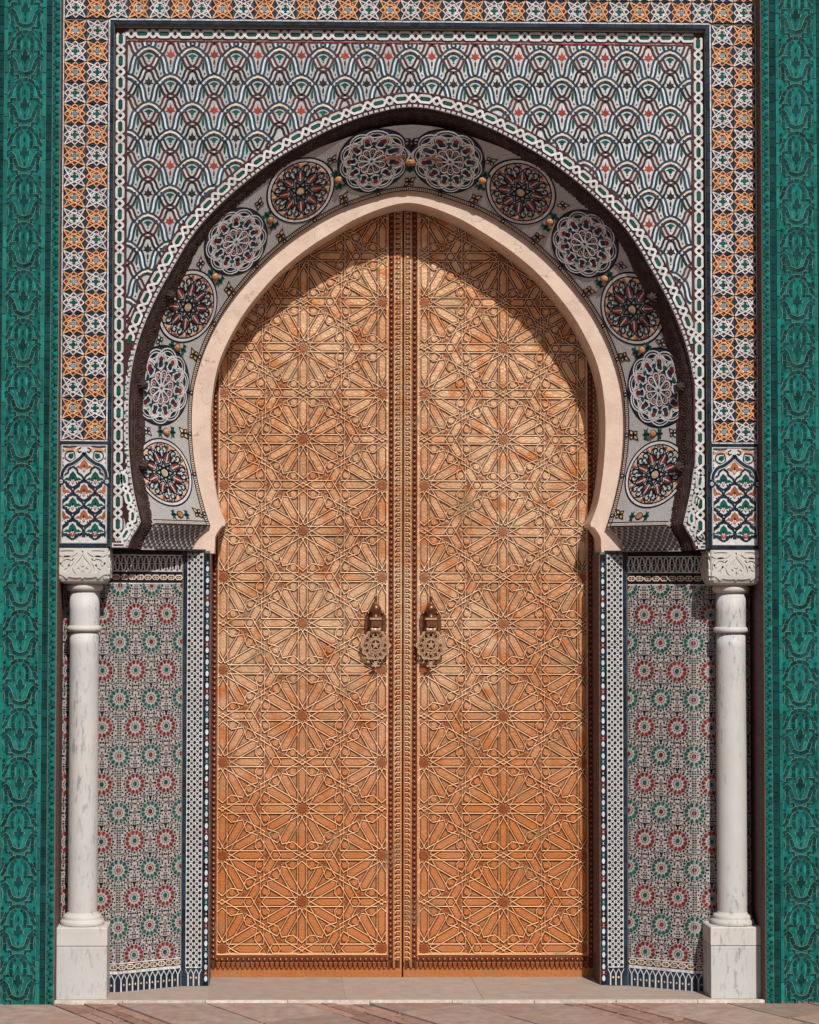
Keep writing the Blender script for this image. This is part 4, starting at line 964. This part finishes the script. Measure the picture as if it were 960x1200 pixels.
def jamb(sg, lab):
    t = thing('tiled_jamb', lab, 'tiled wall', (sg*1.1, .3, 0), 'rosette mosaic jambs beside the doors')
    plan = [(1.43, .158), (1.168, .158), (.918, .295), (.8075, .295), (.8075, .478), (.8075, .55), (1.43, .55)]
    b = MB(); prism(b, [(sg*x, y) for x, y in plan], -.03, 1.766, 'grout_dark', GR, back=True); part('core', b, t)
    l = math.hypot(.25, .137)
    if sg > 0: field(t, (.918, .2945), (.25/l, -.137/l), .0055, l, l); field(t, (1.168, .1575), (1, 0), 0, .2355, 0)
    else: field(t, (-1.168, .1575), (.25/l, .137/l), 0, l-.0055, 0); field(t, (-1.168-.2355, .1575), (1, 0), 0, .2355, .2355)
    # chequered strip, navy lines, oval strip
    fr = lambda u, v, h: (u, .2948-h, v)
    B = MB(); a, c = sorted((sg*.835, sg*.9015)); prism(B, rect(a, .062, c, 1.756), 0, .0022, 'white', fr); dx = (c-a)/2.75; z = .068
    k = 0
    while z < 1.75:
        for i in range(3):
            x = a+dx*(.375+i); prism(B, [(x+q[0], z+q[1]) for q in ell(0, 0, .0066, .0066, 8, PI/8)], .001, .0042, 'black', fr)
            if i < 2:
                x += dx/2; y = z+.0123
                prism(B, [(x+q[0], y+q[1]) for q in [(.0055, .0055), (.0016, .0045), (0, .0022), (-.0016, .0045), (-.0055, .0055), (-.0045, .0016), (-.0022, 0), (-.0045, -.0016), (-.0055, -.0055), (-.0016, -.0045), (0, -.0022), (.0016, -.0045), (.0055, -.0055), (.0045, -.0016), (.0022, 0), (.0045, .0016)]], .001, .0042, 'black', fr)
                prism(B, [(x+q[0], z+q[1]) for q in rect(-.0018, -.001, .0018, .001)], .001, .0038, 'black', fr)
            prism(B, [(a+dx*(.375+i)+q[0], z+.0123+q[1]) for q in ((.002, 0), (0, .002), (-.002, 0), (0, -.002))], .001, .0038, 'black', fr)
        z += .0246; k += 1
    part('chequered_strip', B, t)
    B = MB()
    for x0, x1 in ((.9025, .9170), (.8285, .8345)): a, c = sorted((sg*x0, sg*x1)); strip_tiles(B, a, -.016, c, 1.764, 46, .005, 'navy', fr=fr)
    a, c = sorted((sg*.835, sg*.9015)); prism(B, rect(a, -.0165, c, .056), 0, .003, 'navy', fr); strip_tiles(B, a, .0565, c, .0615, 4, .005, 'white', fr=fr)
    for q in range(3):
        x = a+(c-a)*(q+.5)/3; d = (c-a)/6
        ribbon(B, [(x, -.016), (x, .030)], .0055, .002, .0052, 'white', fr); ribbon(B, [(x-d, .052), (x, .030), (x+d, .052)], .003, .002, .0056, 'white', fr)
        if q < 2: prism(B, [(x+d+u, .017+v) for u, v in ((.005, 0), (0, .005), (-.005, 0), (0, -.005))], .002, .0045, 'pale_orange', fr)
    part('navy_strips', B, t)
    B = MB(); a, c = sorted((sg*.8085, sg*.8280)); xc = (a+c)/2; prism(B, rect(a, -.0165, c, 1.756), 0, .002, 'black', fr); z = .012; k = 0
    while z < 1.74:
        prism(B, ell(xc, z, .0068, .0118, 12), .001, .0048, 'pale_blue', fr, .95); m = ('red', 'black', 'green', 'navy')[k % 4]
        for s2 in (1, -1): prism(B, [(a+.001, z+.024+s2*.003), (c-.001, z+.024+s2*.003), (c-.001, z+.024+s2*.011), (a+.001, z+.024+s2*.011)], .001, .0036, m, fr)
        prism(B, [(xc-.005, z+.024-.004), (xc+.005, z+.024-.004), (xc, z+.024)], .001, .0044, 'white', fr); prism(B, [(xc-.005, z+.024+.004), (xc+.005, z+.024+.004), (xc, z+.024)], .001, .0044, 'white', fr)
        z += .048; k += 1
    part('oval_strip', B, t, label='narrow strip of white oval tiles with coloured dots next to the door')
    B = MB(); xx = sg*.8075; q0, q1 = sorted((xx, xx-sg*.004)); box(B, q0, q1, .298, .479, -.0175, 1.756, 'reveal'); part('door_reveal', B, t)
    # underside closing the niche
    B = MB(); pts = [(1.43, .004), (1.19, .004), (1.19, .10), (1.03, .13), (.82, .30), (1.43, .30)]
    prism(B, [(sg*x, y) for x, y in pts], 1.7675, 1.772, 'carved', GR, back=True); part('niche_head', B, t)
jamb(-1, 'mosaic jamb of red and green rosettes left of the doors, behind the left column')
jamb(1, 'mosaic jamb of red and green rosettes right of the doors, behind the right column')
# ================================================================ marble columns
def column(sg, lab):
    cx = sg*1.306; t = thing('marble_column', lab, 'column', (cx, .105, 0), 'marble columns carrying the tiled frame'); x0, x1 = cx-.106, cx+.106
    def slab(name, z0, z1, e, m):
        B = MB(); r_ = .0035
        for k, (za, zb) in enumerate(((z0, z1),)):
            i = len(B.v); mi = B.mi(m)
            for z, q in ((za, 0), (zb-r_, 0), (zb, r_)):
                for x, y in ((x0-e+q, 0-e+q), (x1+e-q, 0-e+q), (x1+e-q, .155), (x0-e+q, .155)): B.v.append((x, y, z))
            for l in range(2):
                for j in range(4): a, b_ = i+l*4+j, i+l*4+(j+1) % 4; B.face([a, b_, b_+4, a+4], mi)
            B.face([i+8, i+9, i+10, i+11], mi)
        return part(name, B, t)
    slab('pedestal', -.0165, .1955, 0, 'marble'); slab('pedestal_cap', .197, .268, .0015, 'marble_warm')
    B = MB(); lathe(B, [(.001, .268), (.086, .268), (.088, .272), (.0885, .280), (.085, .287), (.079, .2895), (.0775, .294), (.078, .300), (.075, .306), (.068, .309), (.062, .312), (.0595, .318)], 'marble_warm', 40, (cx, .092, 0)); part('base', B, t)
    B = MB(); lathe(B, [(.0595, .315), (.0600, .6), (.0598, 1.0), (.0585, 1.38), (.0580, 1.437)], 'marble', 40, (cx, .092, 0)); part('shaft', B, t)
    B = MB(); lathe(B, [(.060, 1.436), (.067, 1.4385), (.0700, 1.444), (.0705, 1.4495), (.0685, 1.455), (.063, 1.460), (.0605, 1.461)], 'marble_warm', 40, (cx, .092, 0)); part('collar', B, t)
    B = MB(); lathe(B, [(.0605, 1.4605), (.0600, 1.52), (.0595, 1.600)], 'marble', 40, (cx, .092, 0), mod=lambda a, z: 1+.006*math.cos(a*16)); part('neck', B, t)
    B = MB(); lathe(B, [(.060, 1.598), (.068, 1.601), (.0735, 1.609), (.074, 1.616), (.071, 1.624), (.064, 1.632)], 'marble_warm', 40, (cx, .092, 0)); part('neck_ring', B, t)
    # capital: block whose lower edges are rounded in
    B = MB(); mi = B.mi('marble_warm'); hw = .1025; prof = [(.072, 1.628), (.084, 1.631), (.094, 1.638), (.1005, 1.650), (.1025, 1.668), (.1025, 1.770)]
    for w_, z in prof:
        n_ = 6; e = .012 if w_ > .09 else .03
        loop = []
        for qx, qy, a0 in ((1, -1, -PI/2), (1, 1, 0), (-1, 1, PI/2), (-1, -1, PI)):
            for k in range(n_+1): a = a0+PI/2*k/n_; loop.append((cx+qx*(w_-e)+e*math.cos(a), .0985+qy*(w_-e)+e*math.sin(a), z))
        B.v += loop
    m_ = len(loop)
    for l in range(len(prof)-1):
        for j in range(m_): a, b_ = l*m_+j, l*m_+(j+1) % m_; B.face([a, b_, b_+m_, a+m_], mi)
    B.face(list(range(m_))[::-1], mi); B.face([(len(prof)-1)*m_+j for j in range(m_)], mi)
    cap = part('capital', B, t)
    # carved interlace on the three seen faces
    s = .205/574
    def cav(v):
        for (w0, z0), (w1, z1) in zip(prof, prof[1:]):
            if z0 <= v <= z1: return .1025-(w0+(w1-w0)*(v-z0)/(z1-z0))
        return 0
    def carve(fr):
        B = MB()
        def rb(pts, w, h=.0034):
            for q in (1, -1): ribbon(B, cm([(q*(x-495)*s, 1.771-(y-215)*s) for x, y in pts], 5), w*s*1.35, -.001, h+.0012+.0003*q, 'marble_warm', fr, lambda a, b_: abs(a) < .098 and b_ > 1.652)
        rb([(495, 235), (540, 300), (600, 360), (640, 420), (640, 490), (580, 520), (510, 515)], 26); rb([(495, 250), (470, 310), (420, 370), (395, 430), (430, 490), (490, 500)], 18)
        rb([(495, 370), (520, 400), (560, 430), (575, 460), (540, 480), (510, 455), (530, 425)], 20); rb([(495, 330), (478, 380), (495, 420)], 18)
        rb([(560, 250), (620, 290), (700, 300), (755, 270)], 30); rb([(600, 350), (650, 320), (710, 335), (735, 380), (700, 400)], 28); rb([(640, 400), (700, 440), (740, 430), (745, 380)], 22)
        rb([(495, 520), (560, 530), (640, 520), (700, 480), (760, 450)], 28, .0040); rb([(500, 560), (540, 585), (590, 600), (640, 560), (720, 500), (770, 490)], 30, .0044); rb([(650, 610), (690, 570), (750, 540)], 26, .0036)
        rb([(500, 600), (520, 560), (495, 540)], 18, .0046); rb([(250, 240), (330, 235), (420, 240)], 12)
        return B
    part('carved_relief', carve(lambda u, v, h: (cx+u, -.0035-h+cav(v), v)), t)
    for q in (-1, 1): part('carved_relief', carve(lambda u, v, h: (cx+q*(.1025+h-cav(v)), .0985+(u if q > 0 else -u), v)), t)
    return t
column(-1, 'white veined marble column on a square pedestal, left of the doors'); column(1, 'white veined marble column on a square pedestal, right of the doors')
# ================================================================ copper door leaves
DY = .489; A_ = .390; HX = .3352; w_ = .0190; RE = .5*A_-w_
SH = .0074; SWD = .0068
def star_segments():
    """strap lines of one twelve-fold star, x right, y up; the vertical axis points at the nearest star"""
    out = []; Cd = A_*.5774
    for k in range(12):
        th = PI/2+k*PI/6; ntype = k % 2 == 0; c, s = math.cos(th), math.sin(th)
        P_ = lambda r, q: (r*c-q*s, r*s+q*c)
        for sg in (1, -1):
            out.append([P_(.052*A_, sg*w_), P_(RE, sg*w_)])
            if ntype: out.append([P_(RE, sg*w_), P_(RE, sg*(A_*.2887+.028*A_))])
            else: out.append([P_(RE, sg*w_), P_(RE, sg*(RE*math.tan(PI/6)+.006))])
            zz = []
            a2 = th+sg*PI/12; out.append([P_(.437*A_, 0), (.366*A_*math.cos(a2), .366*A_*math.sin(a2))])
    return out
SEG = star_segments()
pt_ = MB(); prism(pt_, [(x*A_, y*A_) for x, y in ((.118, 0), (.19, -.036), (.395, -.036), (.426, 0), (.395, .036), (.19, .036))], 0, .0058, 'copper_plate', k=.86); petal_me = pt_.mesh('petal_plate')
pb_ = MB(); prism(pb_, [(x*A_, y*A_) for x, y in ((.070, 0), (.105, -.035), (.225, -.035), (.240, 0), (.225, .035), (.105, .035))], 0, .0054, 'copper_plate', k=.84); band_me = pb_.mesh('band_plate')
def knocker(par, x, z):
    """door knocker: bolted back plate, urn finial, hinge block and pierced pendant"""
    k = bpy.data.objects.new('knocker', None); k.empty_display_size = .05; C.objects.link(k); k.location = (x, DY-.03, z); k.parent = par; k.matrix_parent_inverse = Matrix.Translation(-Vector(par.location))
    def sub(name, B): 
        o = new(name, B.mesh(name), k); o.matrix_parent_inverse = Matrix.Translation(-Vector(k.location)); return o
    fr = lambda u, v, h: (x+u, DY-.006-h, z+v)
    B = MB(); pl = [(.030, -.062), (.044, -.045), (.048, -.01), (.044, .028), (.030, .050), (.012, .060), (-.012, .060), (-.030, .050), (-.044, .028), (-.048, -.01), (-.044, -.045), (-.030, -.062)]
    prism(B, pl, 0, .006, 'knocker_dark', fr, .95); prism(B, [(a*.74, b*.8) for a, b in pl], .004, .016, 'knocker_dark', fr, .8)
    sub('back_plate', B)
    for u, v in ((.029, .040), (-.029, .040), (.031, -.048), (-.031, -.048)): B = MB(); ball(B, x+u, DY-.014, z+v, .0078, 'bead', 10, 1.1); sub('bolt', B)
    B = MB(); yc = DY-.045
    lathe(B, [(.016, .018), (.018, .024), (.012, .030), (.010, .036), (.0165, .042), (.0215, .052), (.0225, .060), (.019, .070), (.010, .077), (.0065, .083), (.0055, .098), (.0075, .101), (.0055, .104), (.0075, .108), (.005, .112), (.0035, .120), (.0005, .125)], 'knocker_dark', 20, (x, yc, z)); sub('finial', B)
    B = MB(); box(B, x-.024, x+.024, yc-.020, DY-.008, z+.012, z+.020, 'knocker_metal'); box(B, x-.019, x+.019, yc-.015, DY-.008, z-.018, z+.0125, 'knocker_dark')
    i = len(B.v)
    for xx, r_ in ((-.021, .001), (-.021, .0125), (-.012, .0135), (-.009, .011), (.009, .011), (.012, .0135), (.021, .0125), (.021, .001)):
        for q in range(14): B.v.append((x+xx, yc+r_*math.cos(2*PI*q/14), z-.031+r_*math.sin(2*PI*q/14)))
    mi = B.mi('knocker_metal')
    for l in range(7):
        for q in range(14): a, b_ = i+l*14+q, i+l*14+(q+1) % 14; B.face([a, a+14, b_+14, b_], mi, True)
    sub('hinge_block', B)
    # pierced pendant
    B = MB(); zc = z-.096; h0, h1 = .034, .041; g = lambda u, v, h: (x+u, DY-h-max(0, v+.05)*.03, zc+v*1.08); m = 'knocker_metal'; Rr = .0545
    ribbon(B, [((Rr+.0035*math.cos(12*t))*math.cos(t)*1.04, (Rr+.0035*math.cos(12*t))*math.sin(t)) for t in [2*PI*q/96 for q in range(96)]], .0085, h0, h1, m, g, None, True)
    ribbon(B, ell(0, .002, .0215, .0215, 28), .0052, h0, h1+.0006, m, g, None, True); pass
    for q in range(12):
        a = 2*PI*q/12
        for d in (4, 5): p0, p1 = rot([(Rr, 0)], a)[0], rot([(Rr, 0)], a+2*PI*d/12)[0]
        for d in (4,):
            p1 = rot([(Rr, 0)], a+2*PI*d/12)[0]; n_ = 12
            ribbon(B, [(p0[0]+(p1[0]-p0[0])*j/n_, p0[1]+(p1[1]-p0[1])*j/n_) for j in range(n_+1)], .0026, h0, h1-.0008+.0001*q, m, g, lambda u, v: math.hypot(u, v-.002) > .0215)
        ribbon(B, rot([(.0225, 0), (.052, 0)], a+PI/12), .0022, h0, h1-.0006, m, g)
    prism(B, [(0+r_*math.cos(PI/2+q*PI/5), .002+r_*math.sin(PI/2+q*PI/5)) for q in range(10) for r_ in ((.0195 if q % 2 == 0 else .0078),)], h0, h1+.001, m, g, back=True)
    prism(B, [(-.012, .068), (.012, .068), (.024, .046), (.014, .050), (0, .052), (-.014, .050), (-.024, .046)], h0, h1, m, g, back=True)
    prism(B, [(0, -.088), (.005, -.082), (.016, -.084), (.019, -.076), (.008, -.077), (.005, -.066), (.010, -.056), (-.010, -.056), (-.005, -.066), (-.008, -.077), (-.019, -.076), (-.016, -.084), (-.005, -.082)], h0, h1, m, g, back=True)
    sub('pierced_pendant', B)
def leaf(x0, x1, px0, px1, colx, hinge, lab, bead_in, bead_out, scal, kx):
    """x0..x1 slab, px0..px1 patterned field, colx = x of the middle star column"""
    t = thing('door_leaf', lab, 'door', ((x0+x1)/2, DY, -.005), 'tall copper door leaves'); PZ0, PZ1 = .076, 3.30
    B = MB(); box(B, x0, x1, DY+.0005, DY+.05, -.020, 3.34, 'copper'); part('slab', B, t)
    B = MB(); fr = lambda u, v, h: (u, DY-h, v)
    stars = [(colx, .295+.390*j) for j in range(-1, 9)]+[(colx+s*HX, .100+.390*j) for s in (-1, 1) for j in range(-1, 10)]
    kx_ = HX/(A_*math.sqrt(3)/2); q = 0
    for sx_, sz_ in stars:
        for a, b_ in SEG:
            r_ = clipseg((sx_+a[0]*kx_, sz_+a[1]), (sx_+b_[0]*kx_, sz_+b_[1]), px0+.003, PZ0+.003, px1-.003, PZ1-.003)
            if r_ and math.dist(*r_) > .003:
                q += 1; ribbon(B, list(r_), SWD, -.001, SH+.0011*math.sin(q*1.7), 'copper_strap', fr, ridge=True); ribbon(B, list(r_), SWD+.0058, -.001, .0012+.00002*(q % 40), 'copper_dark', fr)
    # extra ring in each star centre
    for sx_, sz_ in stars:
        for k in range(12):
            p = rot([(.067*A_, 0), (.098*A_, .030*A_)], PI/12+k*PI/6, sx_, sz_); r_ = clipseg(p[0], p[1], px0, PZ0, px1, PZ1)
            if r_: ribbon(B, list(r_), SWD*.7, -.001, SH*.8, 'copper_strap', fr, ridge=True)
    part('strapwork', B, t, kind='stuff')
    dots = MB()
    for sx_, sz_ in stars:
        c = clip([(sx_+r_*math.cos(a), sz_+r_*math.sin(a)) for k in range(24) for a, r_ in ((k*PI/12+PI/24*0, (.060 if k % 2 else .040)*A_),)], px0, PZ0, px1, PZ1)
        if c: prism(dots, c, 0, .003, 'copper_red', fr, .96)
        for k in range(6):
            # small sunk stars by the midpoints and beyond the slanting petals
            for rr_, th_, z_ in ((.487, PI/2+(k*2+1)*PI/6, .0155), (.5, PI/2+k*PI/3, .014)):
                p = (sx_+rr_*A_*math.cos(th_)*kx_, sz_+rr_*A_*math.sin(th_))
                if px0+.016 < p[0] < px1-.016 and PZ0+.016 < p[1] < PZ1 and (z_ > .015 or k < 3): prism(dots, [(p[0]+z_*(1 if j % 2 == 0 else .45)*math.cos(j*PI/6+th_), p[1]+z_*(1 if j % 2 == 0 else .45)*math.sin(j*PI/6+th_)) for j in range(12)], 0, .0022, 'copper_red', fr, .95)
        for k in range(12):
            th = PI/2+k*PI/6
            # small raised blobs between the petals' outer ends
            for a in (th+PI/12,):
                p = (sx_+.413*A_*math.cos(a)*kx_, sz_+.413*A_*math.sin(a))
                if px0+.008 < p[0] < px1-.008 and PZ0+.008 < p[1] < PZ1: prism(dots, ell(p[0], p[1], .0155, .0145, 9, a), 0, .0068, 'copper_plate', fr, .8)
            # petals
            if abs(sx_+.27*A_*math.cos(th)*kx_) is not None:
                base = [(x*A_, y*A_) for x, y in ((.118, 0), (.19, -.036), (.395, -.036), (.426, 0), (.395, .036), (.19, .036))]
                pts = [(sx_+a*kx_, sz_+b_) for a, b_ in rot(base, th)]
                ins = all(px0 < p[0] < px1 and PZ0 < p[1] < PZ1 for p in pts)
                if ins: new('petal_plate', petal_me, t, plane(sx_, DY, sz_, sx=kx_) @ Matrix.Rotation(-th, 4, 'Y'))
                else:
                    c = clip(pts, px0+.001, PZ0+.001, px1-.001, PZ1)
                    if c and abs(area(c)) > 3e-4: Bp = MB(); prism(Bp, [(a-sx_, b_-sz_) for a, b_ in c], 0, .0056, 'copper_plate', FL, .88); part('petal_plate', Bp, t, plane(sx_, DY, sz_))
        # hexagons at the triangle centres and band plates towards them
        for k in range(6):
            a = k*PI/3; h_ = (sx_+A_*.5774*math.cos(a)*kx_, sz_+A_*.5774*math.sin(a))
            if k in (0, 3) and px0+.01 < h_[0] < px1-.01 and PZ0+.01 < h_[1] < PZ1:
                prism(dots, ell(h_[0], h_[1], .0150, .0145, 12), 0, .0066, 'copper_plate', fr, .8)
                for m_ in range(3):
                    ang = (PI if k == 0 else 0)+PI/3+m_*2*PI/3 if False else None
        for k in range(6):
            th = PI/2+k*PI/3; M_ = (sx_+.5*A_*math.cos(th)*kx_, sz_+.5*A_*math.sin(th))
            if k < 3:      # each midpoint once
                for sd in (1, -1):
                    a = th+sd*PI/2; base = [(x*A_, y*A_) for x, y in ((.070, 0), (.105, -.035), (.225, -.035), (.240, 0), (.225, .035), (.105, .035))]
                    pts = [(M_[0]+u*kx_, M_[1]+v) for u, v in rot(base, a)]
                    if all(px0 < p[0] < px1 and PZ0 < p[1] < PZ1 for p in pts): new('band_plate', band_me, t, plane(M_[0], DY, M_[1], sx=kx_) @ Matrix.Rotation(-a, 4, 'Y'))
                    else:
                        c = clip(pts, px0+.001, PZ0+.001, px1-.001, PZ1)
                        if c and abs(area(c)) > 2e-4: Bp = MB(); prism(Bp, [(u-M_[0], v-M_[1]) for u, v in c], 0, .0052, 'copper_plate', FL, .88); part('band_plate', Bp, t, plane(M_[0], DY, M_[1]))
    part('raised_bosses', dots, t, kind='stuff')
    # field edge fillets
    B = MB()
    ribbon(B, [(px0, PZ0), (px1, PZ0), (px1, PZ1), (px0, PZ1)], .006, 0, .008, 'copper_strap', fr, None, True, ridge=True)
    for x in (bead_in-.0125, bead_in+.0125, scal+(.011 if scal < 0 else -.011)): ribbon(B, [(x, .02), (x, 3.3)], .0042, 0, .0075, 'copper_strap', fr, ridge=True)
    for x in (bead_in, bead_out): ribbon(B, [(x, .02), (x, 3.3)], .021, 0, .0012, 'copper_dark', fr)
    ribbon(B, [(px0, .056), (px1, .056)], .021, 0, .0011, 'copper_dark', fr); ribbon(B, [(px0, .033), (px1, .033)], .016, 0, .0009, 'copper_red', fr); ribbon(B, [(scal, .02), (scal, 3.3)], .020, 0, .0010, 'copper_dark', fr)
    part('fillets', B, t)
    B = MB()
    for xb in (bead_in, bead_out):
        z = .066
        while z < 3.3: ball(B, xb, DY, z, .0096, 'bead', 9, 1.15); z += .0229
    n_ = int((px1-px0)/.0222)
    for k in range(n_+1): ball(B, px0+(px1-px0)*k/n_, DY, .056, .0092, 'bead', 9, 1.15)
    part('bead_studs', B, t, kind='stuff')
    B = MB(); z = .055                                 # scalloped row of half-round tongues along the meeting edge
    while z < 3.3:
        d = 1 if scal < 0 else -1
        ribbon(B, [(scal+d*.0105, z+.0085), (scal-d*.002, z+.0095), (scal-d*.009, z+.004), (scal-d*.010, z-.002)], .0055, 0, .0070, 'copper_strap', fr, ridge=True)
        prism(B, ell(scal+d*.0015, z, .0078, .0060, 8), 0, .0072, 'copper_plate', fr, .75); z += .0215
    k = 0; x = x0+.012
    while x < x1-.012:                                 # scalloped fringe at the foot
        ribbon(B, [(x-.0095, .044), (x-.008, .027), (x-.003, .019), (x+.003, .019), (x+.008, .027), (x+.0095, .044)], .0046, 0, .0085, 'bead', fr, ridge=True)
        x += .0205
    part('scallops', B, t, kind='stuff')
    B = MB(); xo = (x1 if hinge > 0 else x0); 
    x = bead_out+hinge*.016; z = .05
    while z < 3.3:
        ribbon(B, [(x-hinge*.004, z+.009), (x+hinge*.006, z+.004), (x+hinge*.006, z-.004), (x-hinge*.004, z-.009)], .0048, 0, .0070, 'bead', fr, ridge=True); z += .0215
    part('edge_fringe', B, t, kind='stuff')
    knocker(t, kx, 1.470)
leaf(-.845, -.0015, -.779, -.064, -.422, -1, 'left leaf of the tall copper door, overlaid with star strapwork', -.049, -.7935, -.020, -.1155)
leaf(.0055, .850, .067, .784, .427, 1, 'right leaf of the tall copper door, its edge in the jamb\'s shadow', .0505, .7990, .021, .1175)
